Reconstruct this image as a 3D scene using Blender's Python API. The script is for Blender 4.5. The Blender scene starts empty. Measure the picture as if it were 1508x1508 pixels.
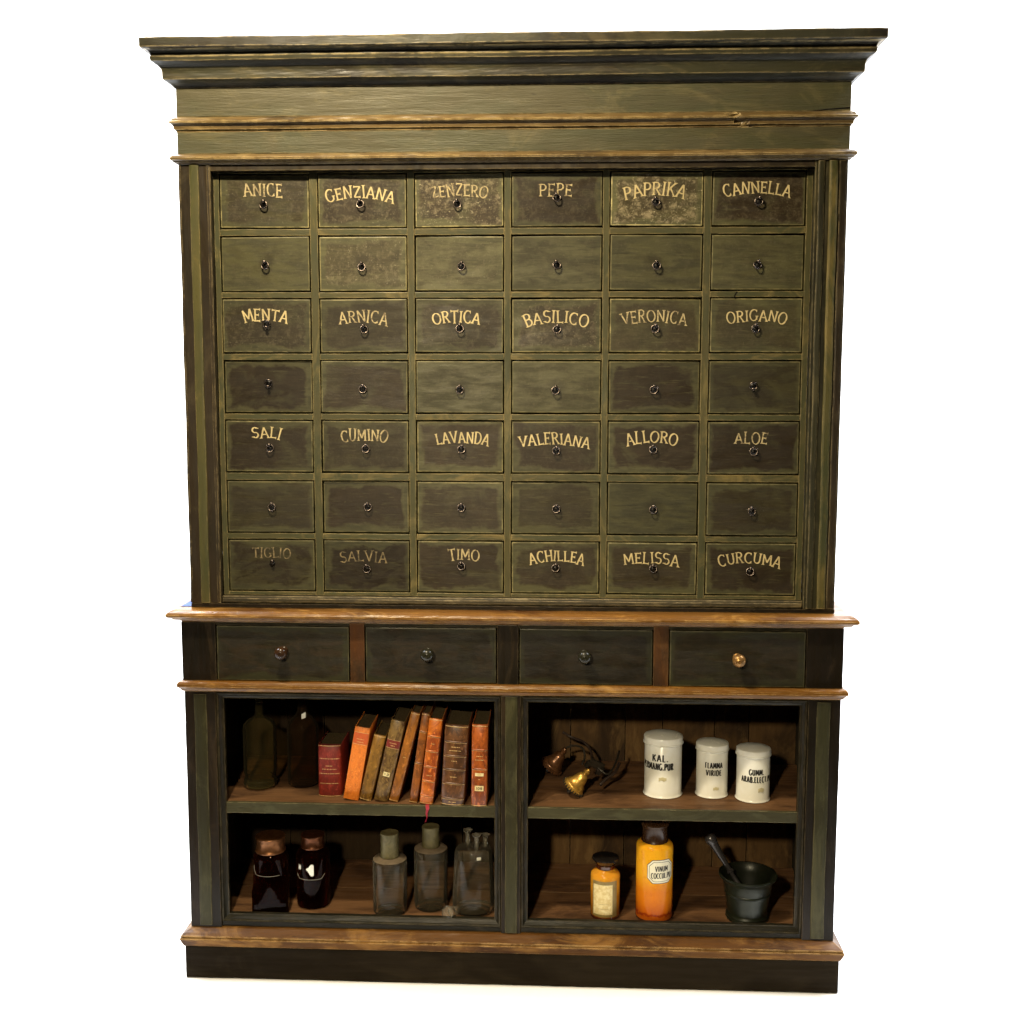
import bpy, bmesh, math, random
from mathutils import Vector, Matrix
PI = math.pi
random.seed(11)
C = bpy.context.scene.collection
sc = bpy.context.scene

# ------------------------------------------------------------------ camera, world, lamps, exposure
YAW, PITCH, ROLL, FPX = -0.04629932, 0.10873061, 0.00115869, 1700.0
CAM = Vector((0.152, -3.10, 1.667))
_cy, _sy, _cp, _sp = math.cos(YAW), math.sin(YAW), math.cos(PITCH), math.sin(PITCH)
FW = Vector((_sy*_cp, _cy*_cp, -_sp)); _r = Vector((_cy, -_sy, 0)); _u = _r.cross(FW)
RT = math.cos(ROLL)*_r + math.sin(ROLL)*_u
UP = -math.sin(ROLL)*_r + math.cos(ROLL)*_u
cd = bpy.data.cameras.new('camera'); cam = bpy.data.objects.new('camera', cd); C.objects.link(cam)
cd.sensor_width = 36; cd.lens = FPX/1508*36; cd.clip_end = 100
cam.matrix_world = Matrix(((RT.x, UP.x, -FW.x, CAM.x), (RT.y, UP.y, -FW.y, CAM.y), (RT.z, UP.z, -FW.z, CAM.z), (0, 0, 0, 1)))
sc.camera = cam

w = bpy.data.worlds.new('World'); sc.world = w; w.use_nodes = True
w.node_tree.nodes['Background'].inputs[0].default_value = (1, .85, .62, 1)
w.node_tree.nodes['Background'].inputs[1].default_value = .022

def lamp(name, loc, target, power, size, col, size_y=None, shape='DISK', spread=180):
    d = bpy.data.lights.new(name, 'AREA'); d.energy = power; d.shape = shape; d.size = size
    if size_y: d.size_y = size_y
    d.color = col; d.spread = math.radians(spread)
    o = bpy.data.objects.new(name, d); C.objects.link(o); o.location = loc
    o.rotation_euler = (Vector(target)-Vector(loc)).to_track_quat('-Z', 'Y').to_euler()
    return o
WARM = (1, .84, .57)
lamp('ceiling_lamp', (-.68, -1.14, 3.32), (-.15, 0, 1.75), 38, .09, WARM, spread=140)
lamp('ceiling_lamp', (-.46, -1.24, 3.34), (-.15, 0, 1.75), 16, .09, WARM, spread=140)
lamp('room_lamp', (-.45, -3.2, 2.15), (0, 0, .42), 11.5, .16, WARM, spread=62)
# added unseen lamps that burn the added white sweep out to plain white: one panel hidden behind the cabinet, ceiling panels over the sweep
NEUT = (.92, .95, 1)
lamp('added_backdrop_lamp', (0, .75, 1.35), (0, 3, 1.35), 190, 1.4, NEUT, 2.0, 'RECTANGLE')
for sx in (-1, 1):
    lamp('added_backdrop_lamp', (sx*2.6, .78, 4.3), (sx*2.2, .6, 0), 560, 2.6, NEUT, 1.3, 'RECTANGLE')
sc.view_settings.view_transform = 'Standard'; sc.view_settings.look = 'None'
sc.view_settings.exposure = -.10; sc.view_settings.gamma = 1
sc.cycles.use_denoising = True
sc.cycles.max_bounces = 14; sc.cycles.transmission_bounces = 12; sc.cycles.transparent_max_bounces = 12
sc.cycles.caustics_reflective = False; sc.cycles.caustics_refractive = False

def W(px, py, Y):                       # point of the photograph (1508 px) at depth Y
    d = FW + (px-754)/FPX*RT - (py-754)/FPX*UP
    return CAM + d*((Y-CAM.y)/d.y)

# ------------------------------------------------------------------ object helpers
def link(name, me, mat=None, parent=None, label=None, cat=None, group=None, kind=None, smooth=False):
    o = bpy.data.objects.new(name, me); C.objects.link(o)
    if mat and not me.materials: me.materials.append(mat)
    if smooth:
        for p in me.polygons: p.use_smooth = True
    if parent: o.parent = parent
    if label: o['label'] = label
    if cat: o['category'] = cat
    if group: o['group'] = group
    if kind: o['kind'] = kind
    return o
def thing(name, label, cat, loc=(0, 0, 0), rot=(0, 0, 0), group=None):
    o = bpy.data.objects.new(name, None); C.objects.link(o); o.location = loc; o.rotation_euler = rot
    o['label'] = label; o['category'] = cat
    if group: o['group'] = group
    o.empty_display_size = .05
    return o
def mesh(name, v, f):
    me = bpy.data.meshes.new(name); me.from_pydata([tuple(p) for p in v], [], f); me.validate(); me.update(); return me
def recalc(me):
    bm = bmesh.new(); bm.from_mesh(me); bmesh.ops.recalc_face_normals(bm, faces=bm.faces); bm.to_mesh(me); bm.free()
def box_mesh(name, x0, x1, y0, y1, z0, z1, bev=.0015, wob=0, nx=1, nz=1, seed=0):
    bm = bmesh.new(); bmesh.ops.create_cube(bm, size=1)
    for v in bm.verts:
        v.co = Vector(((x0+x1)/2+v.co.x*(x1-x0), (y0+y1)/2+v.co.y*(y1-y0), (z0+z1)/2+v.co.z*(z1-z0)))
    if bev:
        bmesh.ops.bevel(bm, geom=bm.edges[:], offset=bev, segments=2, affect='EDGES', profile=.6)
    if wob:
        rnd = random.Random(seed)
        ns = [rnd.uniform(0, 9) for _ in range(6)]
        L = max(x1-x0, z1-z0); n = max(2, int(L/.02)); ax = 0 if x1-x0 > z1-z0 else 2
        lo = (x0, 0, z0)[ax]; hi = (x1, 0, z1)[ax]
        for i in range(1, n):
            co = [0, 0, 0]; co[ax] = lo+(hi-lo)*i/n; no = [0, 0, 0]; no[ax] = 1
            bmesh.ops.bisect_plane(bm, geom=bm.verts[:]+bm.edges[:]+bm.faces[:], plane_co=co, plane_no=no)
        for v in bm.verts:
            t = v.co[ax]
            k = wob*(math.sin(t*9+ns[0])+.6*math.sin(t*23+ns[1])+.5*math.sin(t*61+ns[2]))/2
            k2 = wob*(math.sin(t*11+ns[3])+.6*math.sin(t*29+ns[4])+.6*math.sin(t*73+ns[5]))/2
            v.co[2 if ax == 0 else 0] += k
            if abs(v.co.y-y0) < abs(v.co.y-y1): v.co.y += k2*.7
    me = bpy.data.meshes.new(name); bm.to_mesh(me); bm.free(); return me
def box(name, x0, x1, y0, y1, z0, z1, mat, parent, bev=.0015, wob=0, label=None, seed=0):
    return link(name, box_mesh(name, x0, x1, y0, y1, z0, z1, bev, wob, seed=seed), mat, parent, label)
def lathe_mesh(name, prof, seg=40, cap0=True, cap1=True, sx=1, sy=1):
    v, f = [], []; n = len(prof)
    for r, z in prof:
        for k in range(seg):
            a = 2*PI*k/seg; v.append((r*math.cos(a)*sx, r*math.sin(a)*sy, z))
    for i in range(n-1):
        for k in range(seg):
            a, b = i*seg+k, i*seg+(k+1) % seg
            f.append((a, b, b+seg, a+seg))
    if cap0: f.append(tuple(reversed(range(seg))))
    if cap1: f.append(tuple(range((n-1)*seg, n*seg)))
    return mesh(name, v, f)
def lathe(name, prof, mat, parent=None, seg=40, loc=None, rot=None, smooth=True, **k):
    me = lathe_mesh(name, prof, seg, **{a: k.pop(a) for a in ('cap0', 'cap1', 'sx', 'sy') if a in k})
    o = link(name, me, mat, parent, smooth=False, **k)
    if smooth: autosmooth(o)
    if loc: o.location = loc
    if rot: o.rotation_euler = rot
    return o
def autosmooth(o, ang=38):
    me = o.data
    for p in me.polygons: p.use_smooth = True
    bm = bmesh.new(); bm.from_mesh(me)
    for e in bm.edges:
        if len(e.link_faces) == 2 and e.calc_face_angle(0) > math.radians(ang): e.smooth = False
    bm.to_mesh(me); bm.free()
def tube_mesh(name, pts, r, seg=10, cap=True):
    pts = [Vector(p) for p in pts]; v, f = [], []
    rr = r if isinstance(r, (list, tuple)) else [r]*len(pts)
    t0 = (pts[1]-pts[0]).normalized(); nrm = t0.orthogonal().normalized()
    for i, p in enumerate(pts):
        t = (pts[min(i+1, len(pts)-1)]-pts[max(i-1, 0)]).normalized()
        nrm = (nrm-t*nrm.dot(t)).normalized(); b = t.cross(nrm)
        for k in range(seg):
            a = 2*PI*k/seg; v.append(p+(nrm*math.cos(a)+b*math.sin(a))*rr[i])
    for i in range(len(pts)-1):
        for k in range(seg):
            a, b2 = i*seg+k, i*seg+(k+1) % seg; f.append((a, b2, b2+seg, a+seg))
    if cap:
        f.append(tuple(reversed(range(seg)))); f.append(tuple(range((len(pts)-1)*seg, len(pts)*seg)))
    return mesh(name, v, f)
def joined(name, meshes):
    v, f = [], []
    for me in meshes:
        b = len(v); v += [tuple(x.co) for x in me.vertices]; f += [tuple(b+i for i in p.vertices) for p in me.polygons]
        bpy.data.meshes.remove(me)
    return mesh(name, v, f)
def moved(me, m):
    me.transform(m); return me

# ------------------------------------------------------------------ materials
class NT:
    def __init__(s, name):
        s.m = bpy.data.materials.new(name); s.m.use_nodes = True; s.t = s.m.node_tree; s.t.nodes.clear()
        s.out = s.t.nodes.new('ShaderNodeOutputMaterial')
        s.b = s.t.nodes.new('ShaderNodeBsdfPrincipled'); s.t.links.new(s.b.outputs[0], s.out.inputs[0])
    def n(s, typ, **k):
        nd = s.t.nodes.new(typ)
        for a, b in k.items(): setattr(nd, a, b)
        return nd
    def l(s, a, b): s.t.links.new(a, b)
    def val(s, sock, v):
        if hasattr(v, 'is_output') or isinstance(v, bpy.types.NodeSocket): s.l(v, sock)
        else: sock.default_value = v
    def math(s, op, a, b=0, c=None, clamp=False):
        nd = s.n('ShaderNodeMath', operation=op, use_clamp=clamp); s.val(nd.inputs[0], a); s.val(nd.inputs[1], b)
        if c is not None: s.val(nd.inputs[2], c)
        return nd.outputs[0]
    def mix(s, f, a, b, typ='MIX'):
        nd = s.n('ShaderNodeMix', data_type='RGBA', blend_type=typ, clamp_factor=True); s.val(nd.inputs[0], f)
        s.val(nd.inputs[6], a if not isinstance(a, tuple) else (*a, 1)); s.val(nd.inputs[7], b if not isinstance(b, tuple) else (*b, 1))
        return nd.outputs[2]
    def ramp(s, x, lo, hi, a=0., b=1.):
        nd = s.n('ShaderNodeMapRange', interpolation_type='SMOOTHSTEP'); s.val(nd.inputs[0], x)
        s.val(nd.inputs[1], lo); s.val(nd.inputs[2], hi); s.val(nd.inputs[3], a); s.val(nd.inputs[4], b); return nd.outputs[0]
    def noise(s, vec, scale, detail=4, rough=.55, dist=0):
        nd = s.n('ShaderNodeTexNoise'); s.l(vec, nd.inputs['Vector']); nd.inputs['Scale'].default_value = scale
        nd.inputs['Detail'].default_value = detail; nd.inputs['Roughness'].default_value = rough; nd.inputs['Distortion'].default_value = dist
        return nd.outputs['Fac']
    def coord(s, sc3=(1, 1, 1), off=0.):
        tc = s.n('ShaderNodeTexCoord'); oi = s.n('ShaderNodeObjectInfo')
        r = s.math('MULTIPLY', oi.outputs['Random'], 17.0)
        r = s.math('ADD', r, off)
        cb = s.n('ShaderNodeCombineXYZ'); s.l(r, cb.inputs[0]); s.l(r, cb.inputs[1]); s.l(r, cb.inputs[2])
        ad = s.n('ShaderNodeVectorMath', operation='ADD'); s.l(tc.outputs['Object'], ad.inputs[0]); s.l(cb.outputs[0], ad.inputs[1])
        mu = s.n('ShaderNodeVectorMath', operation='MULTIPLY'); s.l(ad.outputs[0], mu.inputs[0]); mu.inputs[1].default_value = sc3
        return mu.outputs[0]
    def attr(s, name):
        nd = s.n('ShaderNodeAttribute', attribute_type='OBJECT', attribute_name=name); return nd.outputs['Fac']
    def bump(s, h, strength, dist=.001):
        nd = s.n('ShaderNodeBump'); nd.inputs['Strength'].default_value = strength; nd.inputs['Distance'].default_value = dist
        s.l(h, nd.inputs['Height']); s.l(nd.outputs[0], s.b.inputs['Normal']); return nd
    def edge(s, rad):
        bv = s.n('ShaderNodeBevel', samples=4); bv.inputs['Radius'].default_value = rad
        g = s.n('ShaderNodeNewGeometry')
        d = s.n('ShaderNodeVectorMath', operation='DOT_PRODUCT'); s.l(bv.outputs[0], d.inputs[0]); s.l(g.outputs['Normal'], d.inputs[1])
        return s.math('SUBTRACT', 1.0, d.outputs['Value'])
    def set(s, **k):
        for a, b in k.items(): s.val(s.b.inputs[a.replace('_', ' ')], b if not (isinstance(b, tuple) and len(b) == 3) else (*b, 1))

def paint(name, main, second, rub, rub_amt=.25, edge_amt=.8, axis='X', rough=.5, pat=4., edge_rad=.004, lo=.42, hi=.62, spec=.35, bmp=.5, dark=.6, k=1., kr=None):
    kr = k if kr is None else kr
    main = tuple(c*k for c in main); second = tuple(c*k for c in second); rub = tuple(c*kr for c in rub)
    return paint_(name, main, second, rub, rub_amt, edge_amt, axis, rough, pat, edge_rad, lo, hi, spec, bmp, dark, kr)
def paint_(name, main, second, rub, rub_amt, edge_amt, axis, rough, pat, edge_rad, lo, hi, spec, bmp, dark, kr):
    s = NT(name)
    st = {'X': (1.2, 14, 14), 'Z': (14, 14, 1.2)}[axis]
    g = s.coord(st); p = s.coord({'X': (1, 2.2, 2.2), 'Z': (2.2, 2.2, 1)}[axis], 3.3)
    pn = s.noise(p, pat, 5, .6, .6)
    gn = s.noise(g, 5, 7, .62, .3)
    gf = s.noise(g, 24, 5, .68)
    col = s.mix(s.ramp(pn, lo, hi), main, second)
    pr = s.noise(p, pat*1.7, 6, .7, 1.2)
    amt = s.math('MULTIPLY', s.ramp(pr, .5, .68), rub_amt, clamp=True)
    col = s.mix(amt, col, rub)
    col = s.mix(s.ramp(gn, .36, .64, .0, .30), col, s.mix(.5, col, (0, 0, 0)))
    col = s.mix(s.ramp(gf, .32, .40, dark, 0.), col, (.012, .009, .005))
    col = s.mix(s.ramp(gf, .62, .70, 0., .40), col, s.mix(.5, rub, main))
    ch = s.noise(s.coord((1, 1, 1), 21), 60, 9, .82, .1)
    col = s.mix(s.ramp(ch, .655, .67, 0, .75), col, s.mix(.4, rub, second)); col = s.mix(s.ramp(ch, .345, .33, 0, .8), col, (.012, .009, .005))
    e = s.edge(edge_rad)
    en = s.noise(s.coord((1, 1, 1), 8), 26, 5, .7)
    em = s.math('MULTIPLY', s.ramp(e, .015, .10), s.ramp(en, .40, .60, .12, 1.), clamp=True)
    col = s.mix(s.math('MULTIPLY', em, edge_amt), col, s.mix(.35, rub, (.55*kr, .42*kr, .20*kr)))
    s.set(Base_Color=col, Roughness=s.ramp(gn, .3, .7, rough-.1, rough+.14), Specular_IOR_Level=spec)
    h = s.math('ADD', s.math('MULTIPLY', gf, .6), s.math('ADD', gn, s.math('MULTIPLY', pr, .6)))
    s.bump(h, bmp, .0016)
    return s.m
GREEN, GREEN2, BRN, OCH = (.112, .118, .055), (.078, .083, .038), (.060, .043, .025), (.42, .29, .11)
M = {}
M['frieze'] = paint('frieze_paint', (.066, .065, .030), (.078, .068, .032), (.22, .18, .08), .30, 1.2, pat=2.6, bmp=1.)
M['cornice'] = paint('cornice_paint', (.040, .038, .020), (.022, .018, .010), (.26, .20, .09), .20, 1.4, pat=3, rough=.42, edge_rad=.005)
M['mould'] = paint('ochre_moulding', (.13, .082, .028), (.045, .029, .012), (.52, .38, .16), .4, 1.7, pat=3, rough=.36, lo=.5, hi=.7, spec=.5)
M['counter'] = paint('worn_counter_wood', (.165, .070, .012), (.075, .027, .005), (.60, .33, .085), .45, 1.6, pat=2.4, rough=.30, lo=.48, hi=.64, spec=.32)
M['base'] = paint('worn_base_wood', (.105, .043, .008), (.045, .016, .003), (.36, .18, .040), .45, 1.5, pat=3, rough=.38, lo=.42, hi=.60, spec=.12)
M['plinth'] = paint('dark_plinth_paint', (.010, .0066, .0028), (.015, .0105, .005), (.03, .022, .011), .3, .15, pat=2, rough=.65, spec=.05)
M['grid'] = paint('grid_paint_z', (.058, .059, .025), (.080, .070, .027), (.26, .20, .07), .40, 1.2, axis='Z', pat=3.2, rough=.45)
M['gridx'] = paint('grid_paint_x', (.060, .061, .026), (.080, .070, .027), (.30, .22, .075), .50, 1.2, axis='X', pat=3.4, rough=.45)
M['stile_brown'] = paint('stile_brown', (.032, .022, .012), (.020, .015, .008), (.14, .11, .055), .25, 1.3, axis='Z', rough=.4, pat=2.5)
M['stile_green'] = paint('stile_green', (.036, .034, .016), (.022, .020, .010), (.16, .13, .06), .3, 1.3, axis='Z', rough=.42, pat=2.5)
M['strip'] = paint('pilaster_ochre_green', (.090, .080, .026), (.052, .056, .021), (.22, .16, .048), .6, .9, axis='Z', pat=2.2, rough=.42)
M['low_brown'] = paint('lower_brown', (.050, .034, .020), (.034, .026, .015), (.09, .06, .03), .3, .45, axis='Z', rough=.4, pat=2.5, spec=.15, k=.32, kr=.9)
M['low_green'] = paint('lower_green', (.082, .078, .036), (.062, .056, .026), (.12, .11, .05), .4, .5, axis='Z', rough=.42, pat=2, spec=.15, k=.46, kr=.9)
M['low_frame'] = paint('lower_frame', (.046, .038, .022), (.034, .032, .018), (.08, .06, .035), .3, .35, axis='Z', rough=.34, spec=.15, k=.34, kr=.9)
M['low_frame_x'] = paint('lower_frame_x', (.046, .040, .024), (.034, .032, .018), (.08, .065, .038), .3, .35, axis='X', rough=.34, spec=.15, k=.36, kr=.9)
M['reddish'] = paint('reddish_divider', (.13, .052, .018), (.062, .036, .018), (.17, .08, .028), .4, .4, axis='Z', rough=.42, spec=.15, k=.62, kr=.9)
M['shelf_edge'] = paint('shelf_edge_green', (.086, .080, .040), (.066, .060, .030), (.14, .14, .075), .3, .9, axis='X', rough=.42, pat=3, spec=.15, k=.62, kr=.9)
M['shelf_top'] = paint('shelf_bare_wood', (.155, .078, .034), (.065, .032, .015), (.25, .13, .06), .5, .3, axis='X', pat=3.5, rough=.6, spec=.2)
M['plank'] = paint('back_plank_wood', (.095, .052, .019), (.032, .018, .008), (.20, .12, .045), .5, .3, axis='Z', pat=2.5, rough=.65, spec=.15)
M['plank_shaded'] = paint('shaded_back_plank', (.028, .017, .008), (.016, .010, .006), (.05, .03, .014), .4, .2, axis='Z', pat=2.5, rough=.7, spec=.1)  # darker copy of the plank wood, shade of the left bay in its colour
M['carcass'] = paint('carcass_wood', (.05, .042, .026), (.035, .03, .02), (.07, .06, .04), .2, .2, axis='Z', rough=.6)
M['rail_brown'] = paint('bottom_rail', (.050, .039, .020), (.036, .030, .016), (.28, .22, .11), .45, 1.3, axis='X', pat=5, rough=.45)

def drawer_mat(name, green, brown, k=1.):
    s = NT(name)
    tc = s.n('ShaderNodeTexCoord'); sp = s.n('ShaderNodeSeparateXYZ'); s.l(tc.outputs['Object'], sp.inputs[0])
    ax = s.math('ABSOLUTE', sp.outputs[0]); az = s.math('ABSOLUTE', sp.outputs[2])
    e = s.math('MINIMUM', s.math('SUBTRACT', s.attr('hw'), ax), s.math('SUBTRACT', s.attr('hh'), az))
    c1 = s.coord((1, 1, 1)); st = s.coord((1.4, 6, 6), 5)
    big = s.noise(c1, 9, 4, .6, 1.0); med = s.noise(c1, 22, 5, .65, .6); brush = s.noise(st, 7, 6, .6, .5); fine = s.noise(c1, 160, 3, .6); fb = s.noise(s.coord((3, 38, 38), 9), 6, 5, .65, .2)
    ee = s.math('ADD', e, s.math('MULTIPLY', s.math('SUBTRACT', s.noise(s.coord((1, 1, 1), 41), 6, 5, .62, .8), .5), .070))
    cen = s.ramp(ee, .006, .018)
    b = s.attr('brown')
    bm = s.math('MULTIPLY', cen, s.math('MULTIPLY', b, s.ramp(big, .30, .55, .55, 1.15)), clamp=True)
    g = s.mix(s.ramp(brush, .38, .62), tuple(x*1.15 for x in green), tuple(x*.66 for x in green))
    br = s.mix(s.ramp(med, .35, .65), brown, tuple(x*.72 for x in brown))
    col = s.mix(bm, g, br)
    # greenish painted margin, then dark smears, then pale dust and scratches
    mar = s.math('MULTIPLY', s.math('MULTIPLY', s.ramp(ee, .004, .011), s.ramp(ee, .012, .020, 1, 0)), s.math('MULTIPLY', b, s.ramp(med, .38, .58)))
    col = s.mix(s.math('MULTIPLY', mar, .45), col, tuple(x*1.55 for x in green))
    sm = s.math('MULTIPLY', s.attr('smear'), s.ramp(s.noise(s.coord((.8, 1, 1.6), 11), 13, 4, .6, 1.6), .46, .62), clamp=True)
    col = s.mix(s.math('MULTIPLY', sm, cen), col, (.022, .014, .006))
    du = s.math('MULTIPLY', s.attr('dust'), s.ramp(s.noise(s.coord((1, 1, 1), 14), 55, 7, .78, .4), .46, .66), clamp=True)
    du2 = s.math('MULTIPLY', s.attr('dust'), s.ramp(s.noise(s.coord((1, 1, 1), 4), 170, 4, .8, .2), .60, .66), clamp=True)
    col = s.mix(s.math('MULTIPLY', s.math('MULTIPLY', du, cen), .8), col, (.30, .25, .15)); col = s.mix(du2, col, (.45, .40, .26))
    sc_ = s.ramp(s.noise(s.coord((1, 1, 1), 2), 75, 2, .5, 2.5), .70, .74)
    col = s.mix(s.math('MULTIPLY', sc_, s.math('MULTIPLY', s.attr('dust'), .6)), col, (.45, .40, .22))
    col = s.mix(s.ramp(fb, .56, .70, 0, .32), col, tuple(x*1.9 for x in green)); col = s.mix(s.ramp(fb, .44, .30, 0, .45), col, (.012, .010, .005))
    ch = s.noise(s.coord((1, 1, 1), 31), 75, 9, .82, .1)
    col = s.mix(s.ramp(ch, .655, .67, 0, .55), col, tuple(x*3 for x in green)); col = s.mix(s.ramp(ch, .345, .33, 0, .8), col, (.012, .009, .005))
    # hand grime round the pull
    rr = s.math('SQRT', s.math('ADD', s.math('POWER', sp.outputs[0], 2.0), s.math('POWER', sp.outputs[2], 2.0)))
    gm = s.ramp(s.math('ADD', rr, s.math('MULTIPLY', s.math('SUBTRACT', med, .5), .06)), .010, .034, .42, 0.)
    col = s.mix(gm, col, (.016, .012, .006))
    # rubbed edge
    ed = s.math('MULTIPLY', s.ramp(e, .0042, .0024), s.ramp(s.noise(s.coord((1, 1, 1), 6), 30, 4, .7), .42, .6, .25, 1.), clamp=True)
    col = s.mix(s.math('MULTIPLY', ed, s.attr('edge')), col, (.34, .29, .13))
    oi_ = s.n('ShaderNodeObjectInfo'); hs = s.n('ShaderNodeHueSaturation'); s.l(col, hs.inputs['Color']); s.l(s.math('MULTIPLY', s.attr('bright'), s.ramp(oi_.outputs['Random'], 0, 1, .78, 1.15)), hs.inputs['Value'])
    s.set(Base_Color=hs.outputs[0], Roughness=s.ramp(brush, .3, .7, .36, .56), Specular_IOR_Level=.35)
    s.bump(s.math('ADD', s.math('MULTIPLY', brush, 1.0), s.math('MULTIPLY', fine, .25)), .45, .0014)
    return s.m
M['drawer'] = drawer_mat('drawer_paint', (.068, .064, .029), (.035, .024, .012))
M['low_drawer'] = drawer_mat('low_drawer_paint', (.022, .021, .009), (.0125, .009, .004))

def simple(name, col, rough=.5, metal=0, spec=.5, var=.25, scale=30, bmp=.15, coat=0, col2=None):
    s = NT(name); c = s.coord()
    n = s.noise(c, scale, 5, .65, .4)
    cc = s.mix(s.ramp(n, .35, .65), col, col2 or tuple(x*(1-var) for x in col))
    s.set(Base_Color=cc, Roughness=s.ramp(n, .3, .7, max(.02, rough-.07), rough+.1), Metallic=metal, Specular_IOR_Level=spec, Coat_Weight=coat)
    if bmp: s.bump(n, bmp, .0008)
    return s.m
M['iron'] = simple('dark_iron', (.20, .16, .135), .34, 1, var=.4, scale=300)
M['boss'] = simple('blackened_boss', (.010, .008, .007), .4, 0, .4)
M['black'] = simple('black_horn', (.012, .010, .009), .16, 0, .6)
M['knob_brown'] = simple('brown_knob', (.036, .016, .006), .26, 0, .35, scale=40)
M['knob_black'] = simple('black_knob', (.018, .017, .009), .26, 0, .35)
M['knob_brass'] = simple('worn_brass_knob', (.38, .20, .06), .34, .6, .5, var=.5, scale=90)
M['brass'] = simple('old_brass', (.62, .36, .07), .36, .6, .5, var=.45, scale=60)
M['brass_dark'] = simple('tarnished_brass', (.17, .075, .03), .34, .5, .5, var=.5, scale=60)
M['dull_iron'] = simple('dull_iron', (.045, .038, .027), .42, .4, var=.4)
M['leather_strap'] = simple('dark_leather', (.035, .022, .016), .5, 0, .4)
M['mortar'] = simple('dark_green_bronze', (.014, .017, .009), .34, .25, .35, var=.45, scale=22, bmp=.3)
M['steel'] = simple('pestle_iron', (.055, .05, .05), .26, .4, .7, var=.2)
M['enamel'] = simple('cream_enamel', (.83, .84, .80), .20, 0, .5, var=.05, scale=12, bmp=.04, coat=.3, col2=(.78, .77, .68))
M['print'] = simple('black_print', (.012, .011, .010), .5, var=.1)
M['paper'] = simple('old_paper', (.72, .62, .34), .7, 0, .2, var=.3, scale=90, col2=(.58, .45, .20))
M['label'] = simple('cream_label', (.78, .74, .56), .4, 0, .4, var=.12, scale=60)
M['cream_tag'] = simple('white_tag', (.85, .85, .78), .6)
M['pages'] = simple('book_pages', (.085, .062, .030), .8, 0, .1, var=.4, scale=200)
M['gilt'] = simple('gilt_tooling', (.85, .58, .24), .35, .25, var=.4, scale=200)
M['ribbon'] = simple('crimson_ribbon', (.32, .012, .03), .4, 0, .5)
M['copper'] = simple('copper_lid', (.17, .070, .024), .36, .75, .5, var=.4, scale=50)
M['copper_dark'] = simple('dark_copper_lid', (.11, .036, .012), .34, .75, .5, var=.4, scale=50)
M['cap_olive'] = simple('olive_metal_cap', (.13, .112, .048), .48, .25, .5, var=.35, scale=60)
M['blue'] = simple('blue_stand_in_tint', (.015, .075, .30), .6)
M['white'] = simple('backdrop_white', (.93, .93, .93), .9, 0, .1, var=.02, bmp=0)
M['dust_ring'] = simple('pale_dust', (.17, .13, .085), .8, 0, .2, var=.35)
M['worn_enamel_line'] = simple('worn_enamel_line', (.40, .37, .30), .35)

def glass(name, col, dust, dust_rim_col=(.35, .30, .2), rough=.03):
    """thin walls: tinted see-through, fresnel gloss, dust, and pale rim light put into the colour where the wall is seen edge on"""
    s = NT(name); c = s.coord(); s.t.nodes.remove(s.b)
    tr = s.n('ShaderNodeBsdfTransparent'); tr.inputs[0].default_value = (*col, 1)
    gl = s.n('ShaderNodeBsdfGlossy'); gl.inputs['Roughness'].default_value = rough
    d = s.n('ShaderNodeBsdfDiffuse'); d.inputs[0].default_value = (*dust_rim_col, 1)
    lw = s.n('ShaderNodeLayerWeight'); lw.inputs[0].default_value = .5
    n = s.ramp(s.noise(c, 14, 5, .65, .5), .3, .7, .5, 1.5)
    fac = s.math('ADD', s.math('MULTIPLY', n, dust), s.math('MULTIPLY', s.math('POWER', lw.outputs['Facing'], 3.0), .32), clamp=True)  # edge-on term paints the pale glass rims, on top of the dust
    m1 = s.n('ShaderNodeMixShader'); s.l(fac, m1.inputs[0]); s.l(tr.outputs[0], m1.inputs[1]); s.l(d.outputs[0], m1.inputs[2])
    fr = s.n('ShaderNodeFresnel'); fr.inputs[0].default_value = 1.17
    m2 = s.n('ShaderNodeMixShader'); s.l(fr.outputs[0], m2.inputs[0]); s.l(m1.outputs[0], m2.inputs[1]); s.l(gl.outputs[0], m2.inputs[2])
    s.l(m2.outputs[0], s.out.inputs[0])
    return s.m
M['glass'] = glass('clear_dusty_glass', (.97, .96, .92), .012, (.58, .49, .34))
M['glass_clean'] = glass('clear_glass', (.95, .96, .94), .08, (.6, .54, .42))
M['glass_olive'] = glass('olive_tinted_glass', (.94, .92, .80), .016, (.34, .29, .15))
M['glass_brown'] = glass('brown_tinted_glass', (.80, .70, .58), .012, (.28, .21, .13))
M['glass_amber'] = glass('dark_amber_glass', (.40, .10, .035), .02, (.10, .022, .008))

def amber_jar_mat(name, h, top, mid, bot, cut):
    s = NT(name)
    tc = s.n('ShaderNodeTexCoord'); sp = s.n('ShaderNodeSeparateXYZ'); s.l(tc.outputs['Object'], sp.inputs[0])
    z = s.math('ADD', s.math('DIVIDE', sp.outputs[2], h), s.math('MULTIPLY', s.math('SUBTRACT', s.noise(s.coord(), 40, 5, .6, .8), .5), .16))
    c = s.mix(s.ramp(z, .10, .45), bot, mid); c = s.mix(s.ramp(z, .5, .85), c, top)
    n = s.noise(s.coord((1, 1, 1), 4), 70, 5, .7, .5)
    c = s.mix(s.ramp(n, .52, .72, 0, .35), c, bot)
    band = s.math('MULTIPLY', s.ramp(z, cut-.035, cut-.01), s.ramp(z, cut+.005, cut+.03, 1, 0))
    c = s.mix(s.math('MULTIPLY', band, .8), c, (.22, .02, .004))
    s.set(Base_Color=c, Roughness=.16, Specular_IOR_Level=.12, Coat_Weight=.0, Coat_Roughness=.06, Subsurface_Weight=.15, Subsurface_Scale=.02)
    return s.m
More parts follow.
